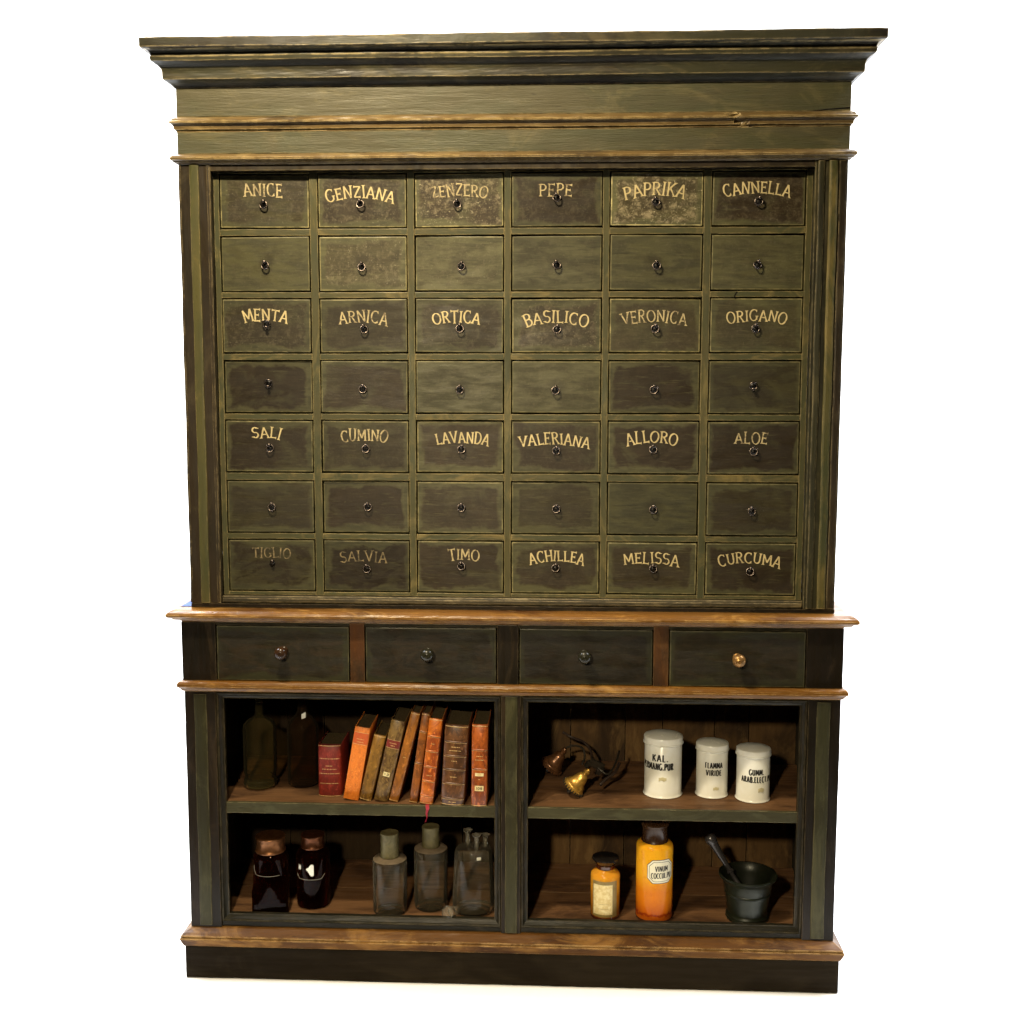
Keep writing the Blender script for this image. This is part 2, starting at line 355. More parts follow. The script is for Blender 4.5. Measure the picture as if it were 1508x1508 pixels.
M['amber_big'] = amber_jar_mat('amber_jar_big', .172, (.70, .34, .015), (.58, .17, .006), (.42, .085, .005), .14)
M['amber_small'] = amber_jar_mat('amber_jar_small', .12, (.62, .27, .022), (.40, .15, .012), (.24, .09, .012), .0)

def leather(name, a, b, rough=.36, sc_=28):
    s = NT(name); c = s.coord((1, 1, .6)); n = s.noise(c, sc_, 6, .7, .8); n2 = s.noise(c, sc_*4, 4, .7)
    col = s.mix(s.ramp(n, .38, .62), a, b); col = s.mix(s.ramp(n2, .54, .66, 0, .6), col, tuple(min(1, x*1.9+.02) for x in a)); n3 = s.noise(s.coord((1, 1, .5), 5), sc_*2.2, 7, .75, .3); col = s.mix(s.ramp(n3, .44, .34, 0, .7), col, tuple(x*.3 for x in b))
    e = s.edge(.002); col = s.mix(s.math('MULTIPLY', s.ramp(e, .02, .2), s.ramp(n, .4, .6, .2, .7)), col, tuple(min(1, x*1.6+.04) for x in a))
    s.set(Base_Color=col, Roughness=rough, Specular_IOR_Level=.5); s.bump(s.math('ADD', n, s.math('MULTIPLY', n2, .5)), .35, .001)
    return s.m

# ------------------------------------------------------------------ backdrop
v, f = [], []
prof = [(-.60, -.002), (2.2, -.002)]+[(2.2+.8*math.sin(a), .8-.8*math.cos(a)-.002) for a in [PI/2*i/12 for i in range(1, 13)]]+[(3.0, 5.2)]
for (y, z) in prof: v += [(-6.5, y, z), (6.5, y, z)]
f = [(2*i, 2*i+1, 2*i+3, 2*i+2) for i in range(len(prof)-1)]
me = mesh('backdrop', v, f); link('backdrop', me, M['white'], kind='structure', smooth=True)

# ------------------------------------------------------------------ stroke lettering
def arc(cx, cy, rx, ry, a0, a1, n=10):
    return [(cx+rx*math.cos(math.radians(a0+(a1-a0)*i/n)), cy+ry*math.sin(math.radians(a0+(a1-a0)*i/n))) for i in range(n+1)]
G = {  # width, strokes (polyline, serif at start, serif at end)
 'A': (.80, [([(.06, 0), (.38, 1)], 1, 0), ([(.38, 1), (.74, 0)], 0, 1), ([(.17, .34), (.60, .34)], 0, 0)]),
 'B': (.66, [([(.12, 0), (.12, 1)], 1, 1), ([(.12, 1)]+arc(.34, .77, .22, .23, 90, -90)+[(.12, .54)], 0, 0), ([(.12, .54)]+arc(.34, .27, .26, .27, 90, -90)+[(.12, 0)], 0, 0)]),
 'C': (.74, [(arc(.42, .5, .36, .5, 52, 308, 18), 1, 1)]),
 'D': (.78, [([(.12, 0), (.12, 1)], 1, 1), ([(.12, 1)]+arc(.30, .5, .40, .5, 90, -90, 14)+[(.12, 0)], 0, 0)]),
 'E': (.62, [([(.12, 0), (.12, 1)], 1, 1), ([(.12, .97), (.54, .97)], 0, 1), ([(.12, .52), (.44, .52)], 0, 1), ([(.12, .03), (.58, .03)], 0, 1)]),
 'F': (.60, [([(.12, 0), (.12, 1)], 1, 1), ([(.12, .97), (.54, .97)], 0, 1), ([(.12, .52), (.44, .52)], 0, 1)]),
 'G': (.80, [(arc(.42, .5, .36, .5, 52, 320, 18), 1, 0), ([(.70, .44), (.70, .12)], 1, 0)]),
 'H': (.78, [([(.12, 0), (.12, 1)], 1, 1), ([(.66, 0), (.66, 1)], 1, 1), ([(.12, .5), (.66, .5)], 0, 0)]),
 'I': (.30, [([(.15, 0), (.15, 1)], 1, 1)]),
 'K': (.74, [([(.12, 0), (.12, 1)], 1, 1), ([(.64, 1), (.14, .44)], 1, 0), ([(.28, .58), (.68, 0)], 0, 1)]),
 'L': (.60, [([(.12, 0), (.12, 1)], 1, 1), ([(.12, .03), (.56, .03)], 0, 1)]),
 'M': (.94, [([(.10, 0), (.14, 1)], 1, 0), ([(.14, 1), (.46, .22)], 0, 0), ([(.46, .22), (.78, 1)], 0, 0), ([(.78, 1), (.84, 0)], 0, 1)]),
 'N': (.80, [([(.12, 0), (.12, 1)], 1, 0), ([(.12, 1), (.68, 0)], 0, 0), ([(.68, 0), (.68, 1)], 0, 1)]),
 'O': (.84, [(arc(.42, .5, .36, .5, 90, 450, 24), 0, 0)]),
 'P': (.64, [([(.12, 0), (.12, 1)], 1, 1), ([(.12, 1)]+arc(.32, .74, .25, .26, 90, -90)+[(.12, .48)], 0, 0)]),
 'R': (.72, [([(.12, 0), (.12, 1)], 1, 1), ([(.12, 1)]+arc(.32, .76, .24, .24, 90, -90)+[(.12, .52)], 0, 0), ([(.32, .52), (.66, 0)], 0, 1)]),
 'S': (.62, [(arc(.32, .75, .23, .25, 40, 250, 12)+arc(.30, .26, .25, .26, 70, -145, 12), 1, 1)]),
 'T': (.72, [([(.36, 0), (.36, 1)], 1, 0), ([(.04, .96), (.68, .96)], 1, 1)]),
 'U': (.76, [([(.12, 1), (.12, .36)]+arc(.38, .32, .26, .32, 180, 360, 12)+[(.64, 1)], 1, 1)]),
 'V': (.78, [([(.06, 1), (.38, 0)], 1, 0), ([(.38, 0), (.72, 1)], 0, 1)]),
 'Z': (.68, [([(.08, .96), (.60, .96)], 1, 0), ([(.60, .96), (.08, .04)], 0, 0), ([(.08, .04), (.62, .04)], 0, 1)]),
 '.': (.26, [([(.12, 0), (.12, .14)], 0, 0)]), ' ': (.4, []),
 '1': (.36, [([(.06, .8), (.2, 1), (.2, 0)], 0, 1)]), '3': (.56, [(arc(.26, .76, .2, .24, 140, -80, 8)+arc(.26, .26, .24, .26, 85, -140, 8), 0, 0)]),
 '0': (.6, [(arc(.3, .5, .22, .5, 90, 450, 16), 0, 0)]), '8': (.6, [(arc(.3, .75, .2, .25, -90, 270, 12), 0, 0), (arc(.3, .26, .24, .26, 90, 450, 12), 0, 0)]),
}
def lettering(text, width, height, fmap, thick=.15, thin=.06, nib=22, serif=.09, gap=.10, jit=.0, rnd=None, tail=None):
    """flat painted letters; fmap(u, v) -> 3D point, u in metres along the line (0 centre), v above the middle"""
    rnd = rnd or random.Random(hash(text) % 999)
    tot = sum(G[c][0] for c in text)+gap*(len(text)-1); k = width/tot
    V, F = [], []; x = -width/2; lay = 0
    for c in text:
        gw, strokes = G[c]
        rz = rnd.uniform(-jit, jit)*1.2; dy = rnd.uniform(-jit, jit)*.4; sh = 1+rnd.uniform(-jit, jit)*.8
        for pts, s0, s1 in strokes:
            fine = []
            for a, b in zip(pts, pts[1:]):
                n = max(1, int(math.dist(a, b)/.14))
                fine += [(a[0]+(b[0]-a[0])*i/n, a[1]+(b[1]-a[1])*i/n) for i in range(n)]
            fine.append(pts[-1]); P = fine
            def seg_add(P, ws):
                nonlocal lay
                lay += 1; base = len(V)
                for i, (px, py) in enumerate(P):
                    a = P[max(i-1, 0)]; b = P[min(i+1, len(P)-1)]
                    tx, ty = (b[0]-a[0])*k, (b[1]-a[1])*height; L = math.hypot(tx, ty) or 1; tx /= L; ty /= L
                    w_ = ws[i]*height/2
                    for sg in (1, -1):
                        qx = (px-gw/2)*k - sg*ty*w_; qy = (py-.5)*height*sh + sg*tx*w_
                        rx = qx*math.cos(rz)-qy*math.sin(rz); ry = qx*math.sin(rz)+qy*math.cos(rz)
                        V.append(fmap(x+gw*k/2+rx, ry+dy*height, lay*.00002))
                for i in range(len(P)-1):
                    F.append((base+2*i, base+2*i+1, base+2*i+3, base+2*i+2))
            ws = []
            for i in range(len(P)):
                a = P[max(i-1, 0)]; b = P[min(i+1, len(P)-1)]
                th = math.atan2((b[1]-a[1]), (b[0]-a[0])*k/height)
                wv = thin+(thick-thin)*abs(math.sin(th+math.radians(nib)))
                if serif and len(P) > 2:
                    if s0 and i == 0: wv *= 1.35
                    if s1 and i == len(P)-1: wv *= 1.35
                ws.append(wv*(1+rnd.uniform(-.06, .06)))
            seg_add(P, ws)
            if serif:
                for on, q, nb in ((s0, P[0], P[1]), (s1, P[-1], P[-2])):
                    if not on: continue
                    dx, dy2 = nb[0]-q[0], nb[1]-q[1]
                    if abs(dy2) >= abs(dx)*.9: seg_add([(q[0]-serif*1.3, q[1]), (q[0]+serif*1.3, q[1])], [thin*.8, thin*.8])
                    else: seg_add([(q[0], q[1]-serif), (q[0], q[1]+serif)], [thin*.8, thin*.8])
        x += (gw+gap)*k
    me = mesh('lettering', V, F)
    bm = bmesh.new(); bm.from_mesh(me)
    for fc in bm.faces: fc.normal_update()
    bm.to_mesh(me); bm.free()
    return me
def letter_mat(name, col, fade_col, fade):
    s = NT(name); c = s.coord((1, 1, 1), 1); n = s.noise(c, 55, 6, .75, .6); n2 = s.noise(c, 18, 3, .6)
    a = s.mix(s.ramp(n2, .4, .6), col, tuple(x*.8 for x in col))
    s.set(Base_Color=s.mix(s.ramp(n, .62-fade*.3, .72-fade*.3), a, fade_col), Roughness=.5, Specular_IOR_Level=.3); return s.m
M['let0'] = letter_mat('letter_cream', (.62, .50, .25), (.20, .155, .08), .15)
M['let1'] = letter_mat('letter_worn', (.52, .42, .22), (.17, .13, .075), .45)
M['let2'] = letter_mat('letter_faded', (.30, .23, .12), (.10, .08, .045), .55)

# ------------------------------------------------------------------ THE CABINET
cab = thing('apothecary_cabinet', 'tall dark green apothecary cabinet with rows of small lettered drawers above open shelves', 'cabinet')
BX = .877
def moulding(name, prof, X0, Y0, yback, mat, parent, seed=0, wav=.0005, gouge=None, n=110):
    """profile (projection, z) swept round left return, front and right return with mitred corners"""
    rnd = random.Random(seed); ph = [rnd.uniform(0, 9) for _ in range(6)]
    V, F = [], []; m = len(prof)
    stations = [('L', yback)]+[('F', i/n) for i in range(n+1)]+[('R', yback)]
    for kind, t in stations:
        for j, (d, z) in enumerate(prof):
            if kind == 'L': V.append((-X0-d, t, z))
            elif kind == 'R': V.append((X0+d, t, z))
            else:
                x = (-X0-d)+(2*(X0+d))*t; dd, zz = d, z
                q = wav*(math.sin(x*7+ph[0])+.5*math.sin(x*31+ph[1]+j)+.4*math.sin(x*83+ph[2]+2*j))
                if 0 < t < 1: dd += q*.8; zz += q*.8
                if gouge and 0 < j < m-1:
                    gq = (x-gouge[0]-(z-prof[0][1])*gouge[3])/gouge[1]
                    if abs(gq) < 1: dd -= min(dd*.85, gouge[2]*(1-gq*gq)*(1+.5*math.sin(gq*14+j)))
                V.append((x, Y0-dd, zz))
    S = len(stations)
    for i in range(S-1):
        for j in range(m-1):
            a = i*m+j; F.append((a, a+m, a+m+1, a+1))
    for i in range(S-1):                              # close the back of the profile
        F.append((i*m+m-1, (i+1)*m+m-1, (i+1)*m, i*m))
    me = mesh(name, V, F); recalc(me)
    return link(name, me, mat, parent)
def cove(p, q, n, bulge):
    out = []
    for i in range(n+1):
        t = i/n; x = p[0]+(q[0]-p[0])*t; y = p[1]+(q[1]-p[1])*t
        dx, dy = q[0]-p[0], q[1]-p[1]; k = bulge*math.sin(PI*t)
        out.append((x-dy*k, y+dx*k))
    return out
UD, LD = .34, .44
# plinth, base moulding
box('plinth', -.913, .913, -.036, LD, 0, .096, M['plinth'], cab, .002, .0007)
moulding('base_moulding', [(-.02, .094), (.037, .094), (.0395, .097), (.0475, .117), (.0470, .1195), (.0430, .1205), (.0425, .1225), (.0455, .1245), (.0450, .1265), (.0330, .1345), (.0225, .1415), (.018, .143), (-.02, .143)], BX, 0, LD, M['base'], cab, 2, .0005)
# lower carcass
for s in (-1, 1):
    box('side_panel', *sorted((s*.898, s*.872)), .02, LD, .143, 1.02, M['carcass'], cab)
box('partition', -.014, .028, .004, LD-.02, .143, .83, M['carcass'], cab)
# floors and shelves of the two compartments
floors = []
for (a, b, lab) in ((-.8715, -.0145, 'left'), (.0285, .8715, 'right')):
    for k in range(2):                                       # two boards laid lengthwise
        y0, y1 = (.001, .205) if k == 0 else (.207, .415)
        box('floor_board', a, b, y0, y1, .145, .165, M['shelf_top'], cab, .001, 0)
    s_ = box('shelf', a, b, .006, .413, .473, .503, M['shelf_top'], cab, .001, .0004, seed=7 if a < 0 else 9)
    me = box_mesh('edge_strip', a, b, -.004, .0055, .4725, .504, .0012, .0006, seed=3)
    link('edge_strip', me, M['shelf_edge'], s_)
# back planks
rnd = random.Random(4)
for (a, b) in ((-.871, -.0145), (.0285, .871)):
    x = a; ws = [.16, .12, .185, .14, .13, .16] if a < 0 else [.15, .175, .12, .165, .11, .15]
    k = (b-a)/sum(ws)
    for i, w_ in enumerate(ws):
        e = x+w_*k
        box('back_plank', x+.0012, e-.0012, .415+rnd.uniform(0, .004), .428, .145, .839, M['plank' if a > 0 else 'plank_shaded'], cab, .0015, 0)
        x = e
# lower face frame: stiles (board, raised green strip, bevelled inner moulding)
def vstrip(name, x0, x1, y, z0, z1, mat, h=.004, seed=0, parent=None):
    """slightly rounded strip standing proud of the plane y"""
    V, F = [], []; n = 40; pr = [(0, .002), (.06, -h*.7), (.25, -h), (.75, -h), (.94, -h*.7), (1, .002)]
    rnd = random.Random(seed); ph = rnd.uniform(0, 9)
    for i in range(n+1):
        z = z0+(z1-z0)*i/n; q = .0006*(math.sin(z*17+ph)+.6*math.sin(z*57+ph*2))
        for t, d in pr: V.append((x0+(x1-x0)*t+q, y+d, z))
    m = len(pr)
    for i in range(n):
        for j in range(m-1): F.append((i*m+j, i*m+j+1, (i+1)*m+j+1, (i+1)*m+j))
    F.append(tuple(range(m))); F.append(tuple(n*m+j for j in reversed(range(m))))
    me = mesh(name, V, F); recalc(me); return link(name, me, mat, parent or cab)
ZL0, ZL1 = .143, .826
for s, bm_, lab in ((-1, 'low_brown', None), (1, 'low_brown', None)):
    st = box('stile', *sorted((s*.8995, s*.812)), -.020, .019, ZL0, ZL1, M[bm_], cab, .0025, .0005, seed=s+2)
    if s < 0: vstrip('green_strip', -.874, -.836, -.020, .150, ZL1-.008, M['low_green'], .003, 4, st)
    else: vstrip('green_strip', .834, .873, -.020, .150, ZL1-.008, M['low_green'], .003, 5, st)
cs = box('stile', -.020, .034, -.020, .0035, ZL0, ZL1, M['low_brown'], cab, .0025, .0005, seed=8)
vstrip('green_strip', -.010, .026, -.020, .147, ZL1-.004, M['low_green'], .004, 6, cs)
def frame_mould(x0, x1, z0, z1, y, out, mat_v, mat_h, t=.019):
    """four mitred bevelled bars round an opening x0..x1, z0..z1; each bar is an object"""
    # profile: across distance u from the outer edge (0) to opening (t), y offset
    pr = [(0, .004), (0, -.0015), (.003, -.004), (.006, -.0030), (.008, .001), (.012, .006), (.0165, .0085), (t, .0085), (t, .022)]
    for side in ('left', 'right', 'top', 'bottom'):
        V, F = [], []; n = 24
        for i in range(n+1):
            q = i/n
            for u, d in pr:
                if side == 'left': p = (x0-t+u, y+d, (z0-t+u)+((z1+t-u)-(z0-t+u))*q)
                elif side == 'right': p = (x1+t-u, y+d, (z0-t+u)+((z1+t-u)-(z0-t+u))*q)
                elif side == 'top': p = ((x0-t+u)+((x1+t-u)-(x0-t+u))*q, y+d, z1+t-u)
                else: p = ((x0-t+u)+((x1+t-u)-(x0-t+u))*q, y+d, z0-t+u)
                w2 = .0003*math.sin(q*37+u*900)
                V.append((p[0]+w2, p[1], p[2]+w2))
        m = len(pr)
        for i in range(n):
            for j in range(m-1): F.append((i*m+j, i*m+j+1, (i+1)*m+j+1, (i+1)*m+j))
        me = mesh('frame_moulding', V, F); recalc(me)
        link('frame_moulding', me, mat_v if side in ('left', 'right') else mat_h, out)
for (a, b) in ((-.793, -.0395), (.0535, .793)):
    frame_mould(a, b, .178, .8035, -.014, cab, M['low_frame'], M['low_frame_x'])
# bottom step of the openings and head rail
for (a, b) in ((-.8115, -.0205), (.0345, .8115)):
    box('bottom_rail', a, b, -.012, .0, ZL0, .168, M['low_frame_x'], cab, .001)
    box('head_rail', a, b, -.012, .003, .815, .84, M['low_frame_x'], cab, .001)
box('back_lining', -.897, .897, .4405, .449, .10, 1.02, M['black'], cab, 0)
box('ceiling_board', -.8705, .8705, .004, .4285, .8395, .8545, M['plank_shaded'], cab, 0)
box('sub_floor', -.87, .87, .003, .41, .120, .1445, M['carcass'], cab, 0)
# middle moulding and drawer band
moulding('middle_moulding', [(-.02, .826), (.0225, .8262), (.0265, .829), (.031, .836), (.0375, .842), (.0375, .848)]+cove((.0375, .848), (.029, .857), 3, -.15)+[(.0255, .8575), (-.02, .8575)], BX, 0, LD, M['counter'], cab, 5, .0005)
ZD0, ZD1 = .8575, 1.022
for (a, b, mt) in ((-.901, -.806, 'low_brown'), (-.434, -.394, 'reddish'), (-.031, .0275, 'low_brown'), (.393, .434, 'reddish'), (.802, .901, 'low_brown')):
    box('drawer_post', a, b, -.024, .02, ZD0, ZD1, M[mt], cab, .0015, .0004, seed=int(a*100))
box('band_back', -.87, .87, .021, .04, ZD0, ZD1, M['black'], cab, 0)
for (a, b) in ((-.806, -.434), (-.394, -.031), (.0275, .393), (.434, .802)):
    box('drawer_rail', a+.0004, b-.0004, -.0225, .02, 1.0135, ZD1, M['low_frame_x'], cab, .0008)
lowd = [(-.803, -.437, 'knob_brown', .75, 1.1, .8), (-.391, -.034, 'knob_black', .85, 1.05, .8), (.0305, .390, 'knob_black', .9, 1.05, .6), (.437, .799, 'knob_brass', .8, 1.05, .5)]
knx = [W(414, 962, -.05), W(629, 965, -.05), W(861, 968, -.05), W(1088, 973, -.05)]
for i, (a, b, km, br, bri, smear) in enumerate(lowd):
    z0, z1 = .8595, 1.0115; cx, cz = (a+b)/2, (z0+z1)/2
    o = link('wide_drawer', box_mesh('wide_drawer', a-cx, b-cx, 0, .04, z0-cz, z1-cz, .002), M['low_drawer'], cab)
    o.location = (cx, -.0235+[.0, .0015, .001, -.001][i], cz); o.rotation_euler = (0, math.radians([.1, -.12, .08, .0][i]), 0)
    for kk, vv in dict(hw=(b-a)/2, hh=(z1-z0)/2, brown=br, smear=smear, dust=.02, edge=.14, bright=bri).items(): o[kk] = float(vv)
    kp = [(0, 0), (.013, 0), (.0135, .002), (.010, .004), (.0068, .008), (.0066, .013), (.0085, .016), (.0135, .020), (.0170, .0255), (.0180, .031), (.0172, .036), (.0145, .041), (.0100, .0445), (.0045, .0465), (.0040, .0458), (0, .0455)]
    k = lathe('knob', kp, M[km], o, seg=32, cap0=False, cap1=False)
    k.location = (knx[i].x-cx, 0, knx[i].z-cz+.001); k.rotation_euler = (PI/2, 0, 0)
# counter
moulding('counter_top', [(-.1, 1.0222), (.022, 1.0222), (.026, 1.0275), (.040, 1.0300), (.044, 1.0350), (.052, 1.0375), (.0560, 1.0415), (.0565, 1.046), (.053, 1.0515), (.046, 1.0565), (.036, 1.0585), (-.1, 1.0585)], BX, 0, LD, M['counter'], cab, 12, .0004)
box('counter_board', -.78, .78, .10, LD, 1.0225, 1.058, M['counter'], cab, 0)
# dark step under the upper body
box('foot_rail', -.8775, .8775, -.004, UD, 1.0588, 1.070, M['low_brown'], cab, .001, .0003)

# upper body
ZU0, ZU1 = 1.0702, 2.249
for s in (-1, 1):
    box('side_panel', *sorted((s*.8765, s*.852)), .0205, UD, ZU0, ZU1, M['carcass'], cab)
box('back_panel', -.85, .85, UD-.02, UD, ZU0, ZU1, M['carcass'], cab)
mb = M['stile_brown']; mg = M['stile_green']
stL = box('pilaster', -.8775, -.7935, -.002, .020, ZU0, ZU1, mb, cab, .0025, .0005, seed=21)
vstrip('ochre_strip', -.850, -.8235, -.002, ZU0+.002, ZU1-.002, M['strip'], .005, 8, stL)
vstrip('bead', -.8035, -.7945, -.002, ZU0+.002, ZU1-.002, mb, .003, 9, stL)
vstrip('bead', -.8785, -.872, -.0015, ZU0+.002, ZU1-.002, mb, .003, 19, stL)
stR = box('pilaster', .7935, .8775, -.002, .020, ZU0, ZU1, mg, cab, .0025, .0005, seed=22)
vstrip('green_strip', .8005, .8185, -.002, ZU0+.002, ZU1-.002, mg, .004, 10, stR)
vstrip('ochre_strip', .829, .852, -.002, ZU0+.002, ZU1-.002, M['strip'], .006, 11, stR)
vstrip('bead', .8545, .8745, -.002, ZU0+.002, ZU1-.002, mb, .003, 12, stR)
box('top_rail', -.793, .793, -.001, .020, 2.2325, ZU1, M['stile_brown'], cab, .0015, .0004)
box('bottom_rail', -.793, .793, .004, .020, ZU0+.0004, 1.0905, M['rail_brown'], cab, .004, .0004, seed=31)
box('bottom_rail', -.790, .790, -.001, .0038, ZU0+.004, 1.0845, M['rail_brown'], cab, .0016, .0005, seed=32)

cols = [(-.775, -.537), (-.510, -.2755), (-.251, -.017), (.007, .244), (.2675, .508), (.534, .774)]
rows = [(2.225, 2.0875), (2.063, 1.9205), (1.898, 1.757), (1.733, 1.595), (1.5715, 1.4335), (1.4065, 1.267), (1.2435, 1.104)]
GY = .0205
edges = [-.7925]+[(cols[i][1]+cols[i+1][0])/2 for i in range(5)]+[.7925]
dv = []
for i in range(7):
    if i == 0: a, b = -.7928, cols[0][0]-.003
    elif i == 6: a, b = cols[5][1]+.003, .7928
    else: a, b = cols[i-1][1]+.003, cols[i][0]-.003
    dv.append((a, b)); box('drawer_divider', a, b, GY, .10, 1.0905, 2.2322, M['grid'], cab, .0012, .0007, seed=40+i)
for c in range(6):
    a, b = dv[c][1]+.0002, dv[c+1][0]-.0002
    for r in range(8):
        z1 = rows[r-1][1]-.0038 if r else 2.2322
        z0 = rows[r][0]+.0036 if r < 7 else 1.0905
        if z1-z0 < .003: continue
        box('drawer_rail', a, b, GY+.0006, .10, z0, z1, M['gridx'], cab, .0012, .0007, seed=60+c*8+r)
box('dust_panel', -.79, .79, .1003, .11, 1.09, 2.2322, M['black'], cab, 0)

# per drawer: brown, smear, dust, edge, bright
P = [[(.65, .1, .25, 1, 1.12), (.85, .1, .4, .8, 1.08), (.85, .05, .75, 1, 1.15), (.95, .05, .25, .5, 1.0), (.7, .0, 1.0, 1, 1.25), (.9, .15, .3, .5, 1.05)],
     [(.05, .1, .1, .4, 1.1), (.5, .05, .35, .5, 1.15), (.15, .15, .15, .4, 1.1), (.05, .15, .1, .4, 1.12), (.08, .1, .1, .4, 1.08), (.1, .1, .1, .4, 1.02)],
     [(.7, .1, .3, .7, 1.0), (.65, .1, .1, .8, 1.0), (.75, .1, .2, .6, 1.02), (.8, .1, .4, .8, 1.0), (.6, .1, .1, .9, 1.05), (.45, .1, .1, .6, .95)],
     [(1., .9, .0, .5, .95), (.85, .15, .05, .5, .98), (.1, .1, .1, .4, 1.05), (.15, .1, .1, .4, 1.08), (.9, .8, .0, .4, .95), (.4, .35, .0, .5, .98)],
     [(.9, .3, .05, .7, 1.0), (.7, .2, .1, .7, 1.0), (.85, .2, .05, .7, 1.0), (.85, .15, .1, .6, .98), (1., .8, .0, .3, .85), (.9, .35, .0, .6, .95)],
     [(.6, .2, .05, .4, .98), (.95, .2, .0, .5, .95), (.8, .1, .05, .6, 1.05), (.6, .25, .05, .5, 1.0), (.0, .05, .05, .3, 1.0), (.7, .2, .0, .4, .95)],
     [(.5, .7, .05, .4, .85), (.95, .95, .0, .4, .85), (.85, .3, .0, .6, .9), (.85, .15, .05, .7, 1.0), (.75, .25, .05, .7, 1.0), (.9, .2, .0, .6, 1.0)]]
RP = [[(387, 301), (530, 300), (673, 300), (820, 291), (966, 297), (1118, 296)], [(390, 391), (532, 393), (679, 392), (820, 390), (967, 391), (1116, 390)],
      [(392, 477), (536, 485), (677, 484), (820, 485), (965, 484), (1113, 484)], [(394, 564), (534, 573), (677, 574), (818, 575), (963, 574), (1110, 568)],
      [(397, 660), (538, 661), (679, 662), (819, 664), (962, 662), (1110, 665)], [(400, 747), (541, 747), (679, 748), (819, 750), (962, 751), (1107, 753)],
      [(400, 831), (540, 838), (679, 834), (818, 837), (962, 838), (1105, 842)]]
flip = {(2, 0): 1, (3, 0): 1, (3, 5): 1}; noring = {(6, 0)}
# text, x0, x1, mid y, letter height px, sag px, tilt px(right lower +), material
T = {(0, 0): ('ANICE', 357, 415, 279, 18, 1, 1, 1), (0, 1): ('GENZIANA', 478, 582, 282, 17, 9, 2, 0), (0, 2): ('ZENZERO', 634, 719, 279, 17, 5, 1, 1),
     (0, 3): ('PEPE', 794, 843, 279, 17, 1, 0, 1), (0, 4): ('PAPRIKA', 918, 1012, 277, 18, 7, -3, 0), (0, 5): ('CANNELLA', 1065, 1167, 275, 17, 7, 1, 0),
     (2, 0): ('MENTA', 357, 425, 463, 17, 4, 1, 0), (2, 1): ('ARNICA', 498, 572, 466, 17, 4, 2, 1), (2, 2): ('ORTICA', 636, 708, 466, 17, 4, -1, 0),
     (2, 3): ('BASILICO', 771, 868, 466, 17, 8, 1, 0), (2, 4): ('VERONICA', 915, 1013, 465, 17, 6, 1, 1), (2, 5): ('ORIGANO', 1070, 1160, 464, 16, 6, 0, 0),
     (4, 0): ('SALI', 370, 414, 637, 16, 2, 1, 0), (4, 1): ('CUMINO', 501, 571, 640, 17, 4, 0, 1), (4, 2): ('LAVANDA', 641, 721, 644, 16, 4, 2, 0),
     (4, 3): ('VALERIANA', 764, 870, 646, 16, 7, 2, 0), (4, 4): ('ALLORO', 921, 999, 643, 17, 6, 0, 0), (4, 5): ('ALOE', 1082, 1131, 645, 16, 1, 0, 1),
     (6, 0): ('TIGLIO', 371, 428, 814, 15, 1, 1, 2), (6, 1): ('SALVIA', 500, 570, 819, 15, 3, 0, 2), (6, 2): ('TIMO', 660, 706, 817, 16, 1, 1, 1),
     (6, 3): ('ACHILLEA', 778, 862, 819, 16, 6, 1, 0), (6, 4): ('MELISSA', 918, 1001, 822, 16, 4, 2, 0), (6, 5): ('CURCUMA', 1057, 1152, 822, 16, 7, 3, 0)}
dmesh = box_mesh('drawer', -.119, .119, 0, .06, -.0695, .0695, .0022)
def torus(R, r, n=28, m=10):
    V, F = [], []
    for i in range(n):
        a = 2*PI*i/n
        for j in range(m):
            b = 2*PI*j/m; V.append(((R+r*math.cos(b))*math.cos(a), r*math.sin(b), (R+r*math.cos(b))*math.sin(a)))
    for i in range(n):
        for j in range(m): F.append((i*m+j, i*m+(j+1) % m, ((i+1) % n)*m+(j+1) % m, ((i+1) % n)*m+j))
    me = mesh('ring', V, F); recalc(me)
    for p in me.polygons: p.use_smooth = True
    return me
ringm = torus(.0100, .0018)
studm = joined('stud', [lathe_mesh('a', [(0, 0), (.0082, 0), (.0080, .0010), (.0066, .0028), (.0040, .0042), (0, .0048)], 24, False, False)])
eyem = joined('eye', [moved(lathe_mesh('b', [(0, 0), (.0030, 0), (.0026, .0060), (.0036, .0080), (.0046, .0105), (.0042, .0132), (.0022, .0150), (0, .0154)], 16, False, False), Matrix.Translation((0, .0095, 0)))])
for p in eyem.polygons: p.use_smooth = True
for p in studm.polygons: p.use_smooth = True
rnd = random.Random(5)
